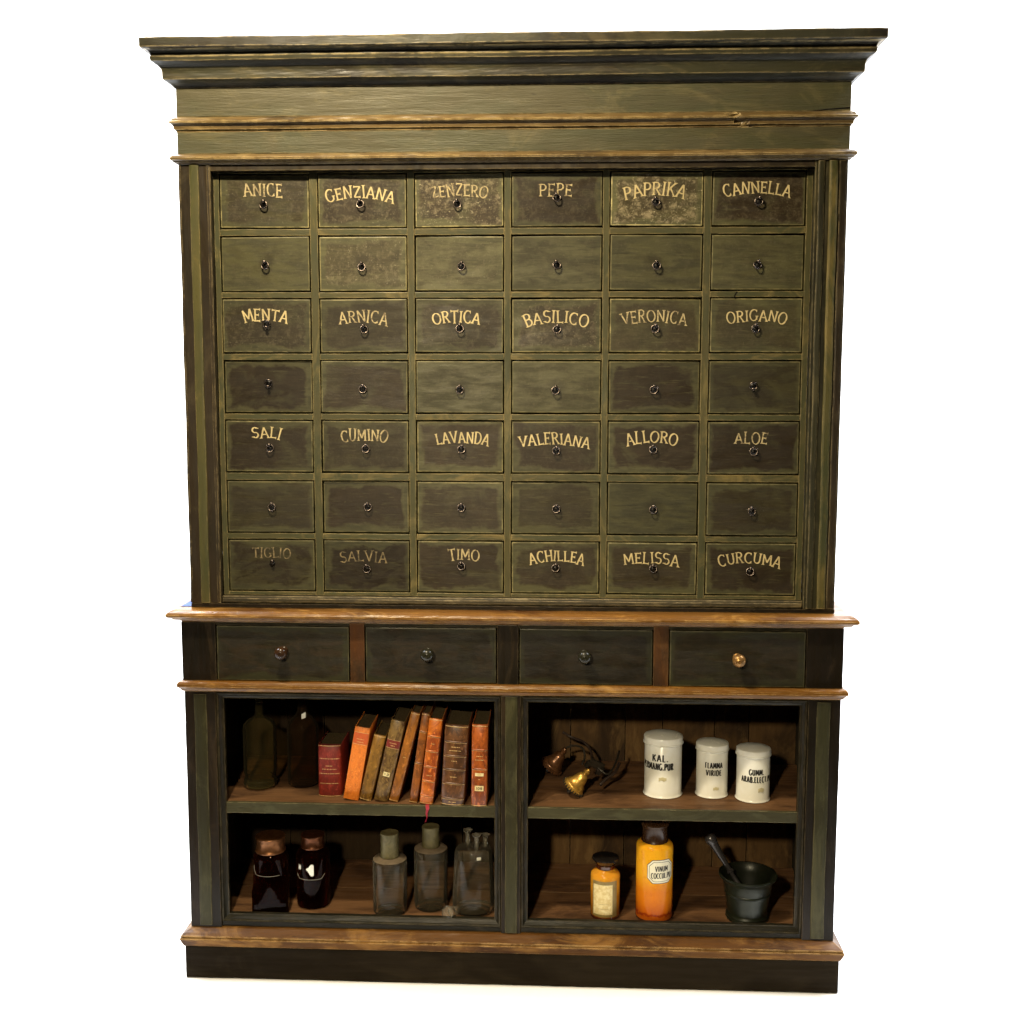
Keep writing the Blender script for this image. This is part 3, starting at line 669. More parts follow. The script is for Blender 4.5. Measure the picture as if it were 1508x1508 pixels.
for r in range(7):
    for c in range(6):
        a, b = cols[c]; z1, z0 = rows[r]; cx, cz = (a+b)/2, (z0+z1)/2
        o = link('drawer', dmesh, M['drawer'], cab)
        o.location = (cx, .0225+rnd.uniform(-.0045, .004), cz)
        o.scale = ((b-a)/.238, 1, (z1-z0)/.139)
        o.rotation_euler = (math.radians(rnd.uniform(-.8, .8)), math.radians(rnd.uniform(-.4, .4)), math.radians(rnd.uniform(-.9, .9)))
        br, sm, du, ed, bri = P[r][c]; sm = min(1, sm*1.1+.12)
        for kk, vv in dict(hw=.119, hh=.0695, brown=br, smear=sm, dust=du*.7, edge=ed*.95, bright=bri).items(): o[kk] = float(vv)
        px, py = RP[r][c]
        up = (r, c) in flip
        q = W(px, py, .012); lx, lz = (q.x-cx)/o.scale.x, (q.z-cz)/o.scale.z
        s_ = link('boss', studm, M['boss'], o); s_.location = (lx, 0, lz); s_.rotation_euler = (PI/2, 0, 0)
        roll = (PI if up else 0)+rnd.uniform(-.25, .25)
        e_ = link('eye', eyem, M['iron'], o); e_.location = (lx, 0, lz); e_.rotation_euler = (PI/2, roll, 0)
        if (r, c) not in noring:
            g = link('ring', ringm, M['iron'], o)
            g.location = (lx, -.0075, lz-.0004); g.rotation_euler = (rnd.uniform(-.38, -.12)*(-1 if up else 1), 0, rnd.uniform(-.22, .22))
        if (r, c) in T:
            t, x0, x1, ym, hp, sag, tilt, mt = T[(r, c)]
            A, B = W(x0, ym, .0165), W(x1, ym, .0165)
            wd = B.x-A.x; mid = (A+B)/2; ppm = (x1-x0)/wd; hgt = hp/ppm; sg = sag/ppm; ti = tilt/ppm
            def fm(u, v_, lay, wd=wd, sg=sg, ti=ti, mx=mid.x-cx, mz=mid.z-cz, o=o):
                R = (wd/2)**2/(2*max(sg, 1e-4)); th = u/R if sg > 0 else 0
                x = (R+v_)*math.sin(th); z = (R+v_)*math.cos(th)-R - ti*u/wd
                return ((mx+x)/o.scale.x, -.0004-lay, (mz+z)/o.scale.z)
            lm = lettering(t, wd, hgt, fm, thick=.142 if mt == 0 else .13, thin=.07, serif=.11, jit=.10, rnd=random.Random(r*10+c))
            link('lettering', lm, M['let%d' % mt], o)

# friezes, mouldings, cornice
box('frieze_core', -.86, .86, .012, UD, 2.2495, 2.53, M['carcass'], cab, 0)
moulding('lower_moulding', [(-.01, 2.2486), (.0035, 2.2486), (.006, 2.2515), (.0115, 2.2535), (.013, 2.2565), (.0185, 2.2595), (.0190, 2.2645)]+cove((.0190, 2.2645), (.0065, 2.2745), 3, -.12)+[(.003, 2.276), (-.01, 2.276)], BX, 0, UD, M['mould'], cab, 15, .0004)
box('frieze', -.8795, .8795, -.0025, UD, 2.2762, 2.3325, M['frieze'], cab, .0015, .0007, seed=51)
moulding('upper_moulding', [(-.01, 2.3325), (.0035, 2.3325), (.0045, 2.337), (.0085, 2.3385), (.0095, 2.346), (.0130, 2.351), (.0185, 2.3535), (.0190, 2.3575), (.0150, 2.3605)]+cove((.0150, 2.3605), (.0050, 2.370), 3, -.12)+[(.003, 2.371), (-.01, 2.371)], BX, 0, UD, M['mould'], cab, 16, .0005, gouge=(.612, .014, .012, -1.2), n=260)
box('frieze', -.8795, .8795, -.0025, UD, 2.3712, 2.4445, M['frieze'], cab, .0015, .0007, seed=52)
# dark crack in the upper frieze, right end
cr = [W(1154, 167, -.0030), W(1175, 165.5, -.0030), W(1200, 163, -.0030), W(1222, 160.5, -.0030), W(1252, 158.5, -.0030)]
ww = [.0002, .0007, .0011, .0013, .0017]
V = []
for p, w_ in zip(cr, ww): V += [(p.x, -.0029, p.z+w_), (p.x, -.0032, p.z-w_)]
link('crack', mesh('crack', V, [(2*i, 2*i+1, 2*i+3, 2*i+2) for i in range(4)]), M['black'], cab)
q = W(1083, 434, .0204)
link('crack', mesh('crack', [(q.x-.004, .0203, q.z-.009), (q.x-.001, .0203, q.z-.009), (q.x+.001, .0203, q.z), (q.x-.003, .0203, q.z-.001), (q.x+.006, .0203, q.z+.008), (q.x+.002, .0203, q.z+.008)], [(0, 1, 2, 3), (3, 2, 4, 5)]), M['black'], cab)
cp = [(-.01, 2.4446), (.004, 2.4446)]+cove((.004, 2.4446), (.0255, 2.4605), 4, .10)+[(.028, 2.462), (.0285, 2.4700)]+cove((.0285, 2.4700), (.0480, 2.5020), 7, .20)[1:]+[(.0505, 2.5030), (.0525, 2.5130), (.0500, 2.5150), (.0500, 2.5175)]+cove((.0500, 2.5175), (.0655, 2.5300), 4, .22)[1:]
moulding('cornice', cp+[(-.01, 2.5300)], BX, -.0005, UD, M['cornice'], cab, 17, .0006)
moulding('cornice_board', [(-.2, 2.5303), (.0690, 2.5303), (.0715, 2.5325), (.0718, 2.5540), (.0695, 2.5560), (-.2, 2.5560)], BX, -.0005, UD, M['cornice'], cab, 18, .0007)
box('roof_board', -.70, .70, .18, UD, 2.5305, 2.554, M['carcass'], cab, 0)

# added blue sheet, stand-in for an unexplained blue tint on the counter's left end
b_ = link('blue_stand_in', box_mesh('blue_stand_in', -.9085, -.881, .004, .30, 1.0587, 1.0600, .0003), M['blue'])
b_['label'] = 'added blue strip standing in for an unexplained blue patch on the left end of the counter'; b_['category'] = 'paper'

# ------------------------------------------------------------------ CONTENTS
SH, FL = .5035, .1652
def cyl_map(R, a0, z0):
    def f(u, v_, lay):
        a = -PI/2+a0+u/R; r = R+.0003+lay
        return (r*math.cos(a), r*math.sin(a), z0+v_)
    return f
def curved_patch(name, R, a0, w_, outline, mat, parent, lift=.0003, n=24):
    """outline(u in -1..1) -> (zlow, zhigh); a patch lying on a cylinder of radius R"""
    V, F = [], []
    for i in range(n+1):
        u = -1+2*i/n; lo, hi = outline(u); a = -PI/2+a0+u*w_/2/R
        for z in (lo, hi): V.append(((R+lift)*math.cos(a), (R+lift)*math.sin(a), z))
    F = [(2*i, 2*i+2, 2*i+3, 2*i+1) for i in range(n)]
    return link(name, mesh(name, V, F), mat, parent, smooth=True)
def bottle(prof_out, t, mat, parent, name='body', seg=48, n_in=None):
    """walls of real thickness: out profile up, then in profile down"""
    inn = [(max(r-t, .0), z) for r, z in prof_out if r > t*1.2]
    inn = [(r, max(z, prof_out[0][1]+t*1.6)) for r, z in inn]
    pr = prof_out+list(reversed(inn))+[(0, prof_out[0][1]+t*1.6)]
    o = lathe(name, pr, mat, parent, seg=seg, cap0=False, cap1=False); recalc(o.data); return o

# clear bottles on the upper left shelf
A = thing('glass_bottle', 'large olive tinted clear bottle with thick ringed foot, leftmost on the upper left shelf', 'bottle', (-.733, .135, SH))
bottle([(0, .001), (.040, .0), (.0475, .005), (.049, .014), (.046, .024), (.0435, .028), (.0445, .036), (.0475, .046), (.048, .06), (.048, .172), (.0465, .184), (.036, .197), (.020, .205), (.0125, .213), (.0115, .225), (.0115, .250), (.0150, .254), (.0150, .262), (.0115, .264)], .0024, M['glass_olive'], A)
B = thing('glass_bottle', 'dark brown tinted bottle with a white paper tag on its neck, beside the red book', 'bottle', (-.612, .160, SH))
bottle([(0, .001), (.040, .0), (.0445, .004), (.0460, .014), (.0460, .165), (.0435, .182), (.034, .196), (.021, .208), (.0145, .220), (.0135, .238), (.0135, .262), (.0165, .265), (.0165, .273), (.013, .275)], .0024, M['glass_brown'], B)
lathe('stopper', [(0, .262), (.0105, .262), (.012, .276), (.0175, .278), (.0175, .284), (0, .286)], M['glass_brown'], B, 24, cap0=False, cap1=False)
curved_patch('paper_tag', .0260, .35, .012, lambda u: (.203+.002*u, .219+.003*u), M['cream_tag'], B)

# books
def book(label, x_br, y_front, lean, w_, h, d, mat, bands=(), titles=(), label_mat=None, lab=None, tag=None, rib=False, cap=True, round_=.3, group='old books leaning on the upper left shelf', turn=0):
    """origin at the lower right corner of the spine; spine faces -Y, leans to the right by lean degrees"""
    root = thing('book', label, 'book', (x_br, y_front, SH), (0, math.radians(lean), math.radians(turn)), group)
    # cover: rounded spine + two boards, one mesh, x from -w_ to 0
    sp = []; n = 10; k = w_*round_
    for i in range(n+1):
        a = PI*i/n; sp.append((-w_/2-w_/2*math.cos(a), .004-(k)*math.sin(a)*.55))
    t = .0022; outer = [(-w_, d)]+sp+[(0, d)]
    inner = [(-t, d), (-t, .007), (-w_+t, .007), (-w_+t, d)]
    loop = outer+inner; V, F = [], []; m = len(loop)
    zs = [0, .0015, h*.25, h*.5, h*.75, h-.0015, h]
    for z in zs:
        sh = .0008 if z in (0, h) else 0
        for x, y in loop: V.append((x*(1-sh/w_)-sh/2, y+sh, z))
    for a in range(len(zs)-1):
        for i in range(m): F.append((a*m+i, a*m+(i+1) % m, (a+1)*m+(i+1) % m, (a+1)*m+i))
    # end faces: as strips between outer and inner loops
    no = len(outer)
    for base, rev in ((0, True), ((len(zs)-1)*m, False)):
        li = [(0, 1, no+2, no+3), (no-1, no, no+1, no-2)]
        li.append(tuple(list(range(1, no-1))+[no+1, no+2]))
        for q in li:
            q = tuple(base+i for i in q); F.append(q[::-1] if rev else q)
    me = mesh('cover', V, F); recalc(me); cv = link('cover', me, mat, root); autosmooth(cv, 50)
    link('pages', box_mesh('pages', -w_+t+.0003, -t-.0003, .0073, d-.004, .003, h-.004, .0005), M['pages'], root)
    def on_spine(u, z, lift):                       # u -1..1 across
        x = -w_/2+u*w_/2; a = math.acos(max(-1, min(1, -u)))
        return (x, .004-k*math.sin(a)*.55-lift, z)
    def spine_patch(name, z0, z1, mat2, uw=1, lift=.0004, slope=0, ul=None):
        V, F = [], []; n = 10; u0, u1 = ul or (-uw, uw)
        for i in range(n+1):
            u = u0+(u1-u0)*i/n; V += [on_spine(u*.985, z0, lift), on_spine(u*.985, z1, lift)]
        F = [(2*i, 2*i+2, 2*i+3, 2*i+1) for i in range(n)]
        return link(name, mesh(name, V, F), mat2, root)
    for z in bands:                                  # raised bands as thin half-round tubes
        V, F = [], []; n = 10
        for j, (dz, lf) in enumerate(((-.0022, .0001), (-.0012, .0016), (0, .0021), (.0012, .0016), (.0022, .0001))):
            for i in range(n+1): V.append(on_spine(-.98+1.96*i/n, z*h+dz, lf))
        for j in range(4):
            for i in range(n): F.append((j*(n+1)+i, j*(n+1)+i+1, (j+1)*(n+1)+i+1, (j+1)*(n+1)+i))
        bo = link('spine_band', mesh('spine_band', V, F), mat, root, smooth=True)
        spine_patch('gilt_line', z*h-.0037, z*h-.0028, M['gilt'], .97, .0005)
    if cap:
        for z in (.012, .988): spine_patch('gilt_line', z*h-.0007, z*h+.0007, M['gilt'], .98, .0005)
    if lab: spine_patch('title_label', lab[0]*h, lab[1]*h, label_mat, .97, .0006)
    if lab:
        for z in lab: spine_patch('gilt_line', z*h-.0006, z*h+.0006, M['gilt'], .95, .0009)
    rr = random.Random(int(w_*1e5)+int(h*1e5))
    for z, span in titles:                           # small gilt words, too small to read in the photograph
        V, F = [], []; u = -span
        while u < span:
            l = rr.uniform(.05, .12)
            b0 = len(V); hh = .0011
            V += [on_spine(u, z*h-hh, .0011), on_spine(min(u+l, span), z*h-hh, .0011), on_spine(min(u+l, span), z*h+hh, .0011), on_spine(u, z*h+hh, .0011)]
            F.append((b0, b0+1, b0+2, b0+3)); u += l+rr.uniform(.03, .07)
        link('title_letters', mesh('title_letters', V, F), M['gilt'], root)
    for tg in (tag or []):
        zc, hh, uw, txt = tg
        tp = spine_patch('paper_tag', zc*h-hh, zc*h+hh, M['paper'] , uw, .0010)
        if txt:
            lm = lettering(txt, w_*uw*.7, hh*.9, lambda u, v_, lay: on_spine(u/(w_/2), zc*h+v_, .0014+lay), thick=.24, thin=.16, serif=0)
            link('lettering', lm, M['print'], tp)
    if rib:
        pts = [(-w_*.38, .018, .002), (-w_*.36, -.008, -.0015), (-w_*.30, -.016, -.010), (-w_*.34, -.0165, -.022), (-w_*.26, -.016, -.034), (-w_*.33, -.017, -.046)]
        V, F = [], []
        for i, p in enumerate(pts):
            q = .0055; tw = i*.9
            V += [(p[0]-q*math.cos(tw*.4), p[1]-q*.4*math.sin(tw), p[2]), (p[0]+q*math.cos(tw*.4), p[1]+q*.4*math.sin(tw), p[2]+.001), ]
        F = [(2*i, 2*i+1, 2*i+3, 2*i+2) for i in range(len(pts)-1)]
        ro = link('ribbon_bookmark', mesh('ribbon_bookmark', V, F), M['ribbon'], root)
        sd = ro.modifiers.new('thick', 'SOLIDIFY'); sd.thickness = .0006
    return root
L = dict(red=leather('red_cloth', (.20, .018, .010), (.13, .012, .008), .5, 40), orange=leather('orange_cloth', (.74, .20, .018), (.62, .155, .014), .55, 90),
         olive=leather('olive_tan_leather', (.25, .125, .020), (.11, .055, .012)), mottle=leather('mottled_vellum', (.20, .12, .032), (.075, .038, .012), .4, 45),
         tan=leather('tan_leather', (.32, .115, .015), (.17, .06, .010)), brn=leather('thin_brown_leather', (.27, .085, .012), (.12, .038, .008)),
         rib=leather('orange_ribbed_leather', (.50, .135, .012), (.24, .045, .008)), wide=leather('dark_brown_leather', (.120, .048, .014), (.050, .020, .007)),
         last=leather('red_brown_leather', (.36, .085, .010), (.15, .032, .006)), redlab=simple('red_label', (.19, .022, .014), .45), dkred=simple('dark_red_panel', (.30, .045, .012), .4), orlab=simple('orange_label_print', (.55, .10, .02), .5))
def bx(px, py=1180, Y=.01): return W(px, py, Y).x
book('thick dark red cloth book standing upright, leftmost of the books', bx(503, 1177, .06), .060, .3, .066, .150, .13, L['red'], titles=((.74, .85), (.60, .30), (.535, .6), (.45, .85), (.26, .8)), bands=(), tag=None, group='old books on the upper left shelf')
bk = bpy.data.objects['book']
book('bright orange cloth book with a framed title at the top of its spine', bx(527, 1179, .02), .022, 10.0, .043, .212, .15, L['orange'], titles=((.80, .45), (.84, .5)), lab=(.77, .93), label_mat=L['orlab'], cap=False, round_=.12)
book('plain olive tan leather book between the orange book and the book with the red label', bx(546, 1179, .02), .022, 13.3, .034, .192, .14, L['olive'], cap=True)
book('mottled book with a red title label and a small paper number tag', bx(571, 1180, .018), .018, 12.6, .040, .237, .15, L['mottle'], lab=(.66, .76), label_mat=L['redlab'], titles=((.72, .55), (.69, .3)), tag=[(.335, .0065, .48, '13')], cap=False)
book('narrow tan leather book leaning furthest, right of the mottled book', bx(586, 1181, .016), .016, 14.2, .0265, .264, .15, L['tan'], titles=((.5, .3),), cap=True)
book('narrow brown leather book left of the ribbed orange book', bx(614, 1182, .012), .012, 8.4, .0225, .260, .15, L['brn'], bands=(.80, .45), cap=True)
book('orange leather book with raised bands and a crimson ribbon hanging over the shelf edge', bx(637, 1184, .004), .004, 6.9, .0375, .246, .16, L['rib'], bands=(.80, .625, .445, .275, .10), titles=((.71, .3), (.34, .4)), rib=True)
book('wide dark brown leather book with gilt title, second from the right', bx(683, 1187, .002), .002, 3.6, .0655, .228, .16, L['wide'], bands=(.80, .625, .455, .28, .09), titles=((.735, .36), (.69, .5), (.56, .25), (.36, .3), (.045, .3)))
book('red brown leather book with two paper tags on its spine, rightmost of the books', bx(717, 1190, -.002), -.001, .9, .0445, .232, .16, L['last'], bands=(.70, .465), titles=((.62, .4), (.575, .55), (.335, .12)), tag=[(.395, .0045, .55, None), (.225, .0075, .56, '108')])
# dark red panels on the ribbed book
# servants' bells
def bell(label, loc, rot, mat, group, scale=1.):
    r = thing('servants_bell', label, 'bell', loc, rot, group); r.scale = (scale,)*3
    pr = [(.0285, 0), (.030, .001), (.030, .006), (.0275, .008), (.0275, .010), (.0262, .012), (.0238, .014), (.0246, .0165), (.0222, .019), (.0190, .024), (.0168, .032), (.0150, .040), (.0120, .046), (.0070, .050), (.0065, .053), (.0082, .055), (.0082, .059), (.0060, .061), (.0045, .066), (0, .067)]
    inn = [(.026, .001), (.021, .018), (.014, .038), (.0, .044)]
    o = lathe('bell_body', list(reversed(inn))+pr, mat, r, 36, cap0=False, cap1=False)
    V = []; ms = []
    for k in range(26):
        a = 2*PI*k/26
        bmx = box_mesh('t', -.0013, .0013, -.0018, .0018, -.0005, .0062, .0004); bmx.transform(Matrix.Rotation(a, 4, 'Z') @ Matrix.Translation((0, .0305, 0))); ms.append(bmx)
    link('milled_rim', joined('milled_rim', ms), M['dull_iron'] if mat is M['brass'] else mat, r)
    cl = joined('clapper', [tube_mesh('a', [(0, 0, .04), (.003, 0, -.004)], .0022, 8), moved(lathe_mesh('b', [(0, -.020), (.005, -.018), (.006, -.010), (.005, -.003), (0, 0)], 14, False, False), Matrix.Translation((.003, 0, 0)))])
    link('clapper', cl, M['steel'], r, smooth=True)
    return r
def bell_axis(p_top, p_mouth, y_top, y_mouth):
    a = W(*p_top, y_top); b = W(*p_mouth, y_mouth); return a, b
grpb = "servants' bells lying on the upper right shelf"
def place_bell(label, pt, pm, yt, ym, mat, sc_):
    a, b = bell_axis(pt, pm, yt, ym); q = (a-b).to_track_quat('Z', 'Y')
    return bell(label, b, q.to_euler(), mat, grpb, sc_), a, b
b1, t1, m1 = place_bell("bright brass servants' bell lying with its mouth toward the front, nearer of the two bells", (867, 1134), (843, 1160), .092, .098, M['brass'], 1.12)
b2, t2, m2 = place_bell("dark tarnished servants' bell behind the bright brass one, near the left wall", (832, 1104), (811, 1129), .25, .26, M['brass_dark'], 1.15)
# yokes and curled springs (each a part of its bell; built in world space, then parented)
def part_world(o, par):
    bpy.context.view_layer.update(); o.parent = par; o.matrix_parent_inverse = par.matrix_world.inverted()
yk = joined('yoke', [box_mesh('y', -.018, .018, -.003, .003, -.006, .012, .001), box_mesh('y2', -.022, -.014, -.004, .004, -.014, .004, .001), box_mesh('y3', .012, .022, -.004, .004, -.018, .004, .001)])
yo = link('yoke', yk, M['dull_iron']); yo.scale = (1.25, 1.6, 1.25); yo.location = W(877, 1127, .14); yo.rotation_euler = (.4, .5, .3); part_world(yo, b1)
def path(pxs, r, mat, par, name):
    pts = [W(*p[:2], p[2]) for p in pxs]; out = []
    for i in range(len(pts)-1):
        p0, p1, p2, p3 = pts[max(i-1, 0)], pts[i], pts[i+1], pts[min(i+2, len(pts)-1)]
        for k in range(6):
            t = k/6; out.append(.5*((2*p1)+(-p0+p2)*t+(2*p0-5*p1+4*p2-p3)*t*t+(-p0+3*p1-3*p2+p3)*t**3))
    out.append(pts[-1])
    o = link(name, tube_mesh(name, out, r, 8), mat, smooth=True); part_world(o, par); return o
path([(829, 1078, .33), (842, 1086, .33), (860, 1093, .30), (870, 1106, .27), (872, 1120, .22), (876, 1128, .16), (882, 1136, .14)], .0040, M['leather_strap'], b2, 'curled_spring')
path([(832, 1102, .30), (845, 1098, .29), (858, 1102, .27), (861, 1115, .25), (857, 1126, .23)], .0032, M['dull_iron'], b2, 'curled_spring')
path([(880, 1130, .14), (893, 1140, .13), (901, 1134, .15), (908, 1120, .19), (912, 1106, .24)], .0032, M['dull_iron'], b1, 'curled_spring')
path([(884, 1156, .10), (892, 1147, .12), (905, 1138, .15), (912, 1124, .2)], .0045, M['leather_strap'], b1, 'curled_spring')

# white enamel canisters
def canister(label, px0, px1, ybase, ylidtop, ylidbot, lines, turn, Yf, stain):
    R = (W(px1, ybase-20, Yf+.03).x-W(px0, ybase-20, Yf+.03).x)/2
    c = W((px0+px1)/2, ybase, Yf); loc = (c.x, Yf+R, SH)
    zt = W(px0, ylidtop, Yf+R).z-SH; zl = W(px0, ylidbot, Yf+R*.2).z-SH
    o = thing('canister', label, 'canister', loc, (0, 0, 0), 'white enamel canisters on the upper right shelf')
    lathe('body', [(0, .0), (R*.97, .0), (R*1.035, .001), (R*1.045, .0025), (R*1.02, .0045), (R*.985, .008), (R*.985, zl-.006), (R*.95, zl-.0035), (R*.95, zl+.005), (0, zl+.005)], M['enamel'], o, 56, cap0=False, cap1=False)
    lathe('lid', [(R*.96, zl-.0018), (R*1.04, zl-.0018), (R*1.065, zl-.0002), (R*1.06, zl+.0018), (R*1.03, zl+.003), (R*1.025, zt-.004), (R*1.0, zt-.001), (R*.9, zt+.0012), (R*.5, zt+.005), (0, zt+.0065)], M['enamel'], o, 56, cap0=False, cap1=False)
    for txt, wd, hh, z, ta in lines:
        link('lettering', lettering(txt, wd, hh, cyl_map(R*.988, ta, z), thick=.22, thin=.15, nib=0, serif=0, gap=.20), M['print'], o)
    for (a, z, w_, h_) in stain:
        curved_patch('stain', R*.995, a, w_, lambda u: (z-h_*(.8+.2*math.sin(u*5)), z+h_*(.8+.2*math.cos(u*4))), M['stain'], o)
    return o
M['stain'] = simple('yellow_stain', (.70, .64, .40), .4, var=.2, scale=150)
canister('tallest white enamel canister, marked KAL. in black', 950, 1006, 1182, 1081, 1098, [('KAL.', .046, .0195, .1180, -.25), ('PERMANG.PUR', .098, .0185, .0935, -.45)], 0, .079, [(-.1, .058, .022, .006)])
canister('white enamel canister marked FLAMMA VIRIDE, middle one of the three', 1027, 1074, 1181, 1092, 1107, [('FLAMMA', .0500, .0160, .0970, .0), ('VIRIDE', .045, .0160, .0755, .0)], 0, .088, [(.15, .030, .016, .005)])
canister('white enamel canister marked GUMM. in black, nearest the right wall', 1087, 1137, 1188, 1100, 1115, [('GUMM.', .042, .0160, .0890, .05), ('ARAB.ELECT.PU', .094, .0160, .0680, .12)], 0, .058, [(.35, .038, .018, .007)])

# amber jars bottom left
def sq_bottle():
    o = thing('amber_jar', 'square based dark amber glass jar with a copper coloured lid', 'jar', (W(399, 1300, .06).x, .066, FL), (0, 0, math.radians(9)), 'dark amber glass jars with copper lids')
    seg = 48; V, F = [], []
    prof = [(0, .051, .001), (0, .053, .004), (0, .053, .070), (.5, .052, .088), (.9, .051, .100), (1, .0495, .106), (1, .0505, .108), (1, .0495, .111), (1, .0495, .158), (1, .043, .166), (1, .037, .171), (1, .036, .190)]
    def ringpts(t, R, z):
        for k in range(seg):
            a = 2*PI*(k+.5)/seg; ca, sa = math.cos(a), math.sin(a); m_ = max(abs(ca), abs(sa)); sq = (1/m_)*.965; rr = R*(sq*(1-t)+t) if t < 1 else R
            if t == 0: rr = min(rr, R*1.30)
            V.append((rr*ca, rr*sa, z))
    for t, R, z in prof: ringpts(t, R, z)
    for t, R, z in reversed(prof): ringpts(t, R-.003, max(z, .006))
    m_ = len(prof)*2
    for i in range(m_-1):
        for k in range(seg): F.append((i*seg+k, i*seg+(k+1) % seg, (i+1)*seg+(k+1) % seg, (i+1)*seg+k))
    F.append(tuple(reversed(range(seg)))); F.append(tuple(range((m_-1)*seg, m_*seg)))
    me = mesh('body', V, F); recalc(me); b = link('body', me, M['glass_amber'], o); autosmooth(b, 30)
    lathe('lid', [(0, .171), (.039, .171), (.0430, .172), (.0438, .175), (.0420, .178), (.0405, .183), (.0405, .205), (.0425, .211), (.0432, .214), (.0420, .216), (.0, .217)], M['copper'], o, 48, cap0=False, cap1=False)
    return o
sq = sq_bottle()
def outline_label(R, a0, w_, z0, z1, parent, ch=.012, th=.0011, parts=(1, 1, 1, 1)):
    """white painted octagonal outline on a cylinder"""
    pts = [(-w_/2+ch, z0), (w_/2-ch, z0), (w_/2, z0+ch), (w_/2, z1-ch), (w_/2-ch, z1), (-w_/2+ch, z1), (-w_/2, z1-ch), (-w_/2, z0+ch)]
    ms = []
    for i in range(8):
        if i not in parts: continue
        a, b = pts[i], pts[(i+1) % 8]; n = 8; pp = []
        for k in range(n+1):
            u = a[0]+(b[0]-a[0])*k/n; z = a[1]+(b[1]-a[1])*k/n; t = -PI/2+a0+u/R; pp.append(((R+.0002)*math.cos(t), (R+.0002)*math.sin(t), z))
        ms.append(tube_mesh('q', pp, th*.6, 6))
    return link('label_outline', joined('label_outline', ms), M['worn_enamel_line'], parent, smooth=True)
outline_label(.0500, -.15, .098, .113, .150, sq, parts=(0, 6, 7), th=.0007)
rb = thing('amber_jar', 'round dark amber glass jar with remains of a white label', 'jar', (W(461, 1300, .09).x, .096, FL), (0, 0, 0), 'dark amber glass jars with copper lids')
bottle([(0, .001), (.040, 0), (.0465, .004), (.0485, .012), (.0485, .150), (.0465, .158), (.038, .168), (.031, .173), (.030, .186)], .003, M['glass_amber'], rb)
lathe('lid', [(0, .173), (.0315, .173), (.0345, .174), (.0350, .177), (.0330, .180), (.0325, .203), (.0345, .207), (.0340, .210), (0, .211)], M['copper_dark'], rb, 40, cap0=False, cap1=False)
outline_label(.0487, .0, .092, .092, .146, rb, parts=(0, 1, 7), th=.0008)
curved_patch('label_scrap', .0487, .02, .022, lambda u: (.112-.009*math.sin(u*2+.5)+.002*math.sin(u*19), .134+.004*math.sin(u*3)+.0015*math.sin(u*23) if u > -.2 else .131+.006*u), M['cream_tag'], rb, .0005)
curved_patch('label_scrap', .0487, -.66, .010, lambda u: (.120+.002*math.sin(u*9), .132+.003*math.cos(u*7)), M['cream_tag'], rb, .0005)

# clear capped bottles
def capped(label, px, ybase_front, Yf, R, zb, zsh, zcap, rc, foot):
    c = W(px, ybase_front, Yf); o = thing('capped_bottle', label, 'bottle', (c.x, Yf+R, FL), (0, 0, 0), 'clear bottles with olive caps on the lower left floor')
    bottle([(0, .004), (R*.7, .001), (R*.93, .0), (R*.99, .005), (R, .012), (R, zsh-.010), (R*.985, zsh-.004), (R*.93, zsh), (R*.45, zsh+.004), (rc*.8, zsh+.007), (rc*.8, zcap-.02)], .0028, M['glass'], o)
    lathe('dusty_shoulder', [(rc*1.02, zsh+.0062), (R*.5, zsh+.0052), (R*.93, zsh+.0014), (R*.98, zsh-.001)], M['dust_ring'], o, 48, cap0=False, cap1=False)
    lathe('cap', [(0, zsh+.0062), (rc*1.02, zsh+.0062), (rc*1.04, zsh+.008), (rc*.98, zsh+.012), (rc*.96, zcap-.010), (rc*1.0, zcap-.005), (rc*.99, zcap), (rc*.90, zcap+.001), (rc*.6, zcap-.0015), (0, zcap-.002)], M['cap_olive'], o, 36, cap0=False, cap1=False)
    return o
zz = lambda px, py, Y: W(px, py, Y).z-FL
capped('clear glass bottle with an olive cylindrical cap and a pale dusty shoulder', 571, 1352, .013, .0490, 0, zz(571, 1272, .02), zz(571, 1226, .06), .0265, 0)
capped('clear glass bottle with a dark topped olive cap, standing under the red ribbon', 632, 1343, .050, .0485, 0, zz(632, 1258, .05), zz(632, 1216, .10), .0255, 0)
# three necked bottle
wb = thing('three_necked_bottle', 'large clear glass bottle with three flared necks, half hidden by the middle post', 'bottle', (W(697, 1300, .07).x, .082, FL))
bottle([(0, .004), (.045, .001), (.058, .003), (.0615, .010), (.0615, .03), (.0555, .150), (.0535, .176), (.050, .183), (.038, .187), (0.006, .188)], .0028, M['glass'], wb)
for (nx, ny, nh) in ((-.018, .018, .044), (.010, -.012, .042), (.034, .006, .036)):
    nk = lathe('neck', [(.0060, 0), (.0075, .001), (.0070, .010), (.0066, nh*.6), (.0085, nh*.85), (.0135, nh*.97), (.0140, nh), (.0120, nh), (.0065, nh*.86), (.0045, nh*.6), (.0045, 0)], M['glass_clean'], wb, 28, cap0=False, cap1=False)
    nk.location = (nx, ny, .186)
curved_patch('paper_tag', .0500, .38, .012, lambda u: (.166, .175), M['cream_tag'], wb, .001)
# stopper on its side
gp = W(668, 1347, .012)
gs = thing('glass_stopper', 'small round glass stopper lying on the floor before the three necked bottle', 'stopper', (gp.x, .026, FL+.0185), (math.radians(78), 0, math.radians(-38))); gs.scale = (1.3,)*3
lathe('knob', [(0, .012), (.010, .013), (.0140, .017), (.0145, .021), (.0125, .026), (.006, .029), (0, .0295)], M['glass_clean'], gs, 28, cap0=False, cap1=False)
lathe('plug', [(0, -.014), (.0085, -.014), (.0095, -.012), (.0110, .004), (.0080, .008), (.0075, .0118), (0, .0118)], M['glass_clean'], gs, 28, cap0=False, cap1=False)

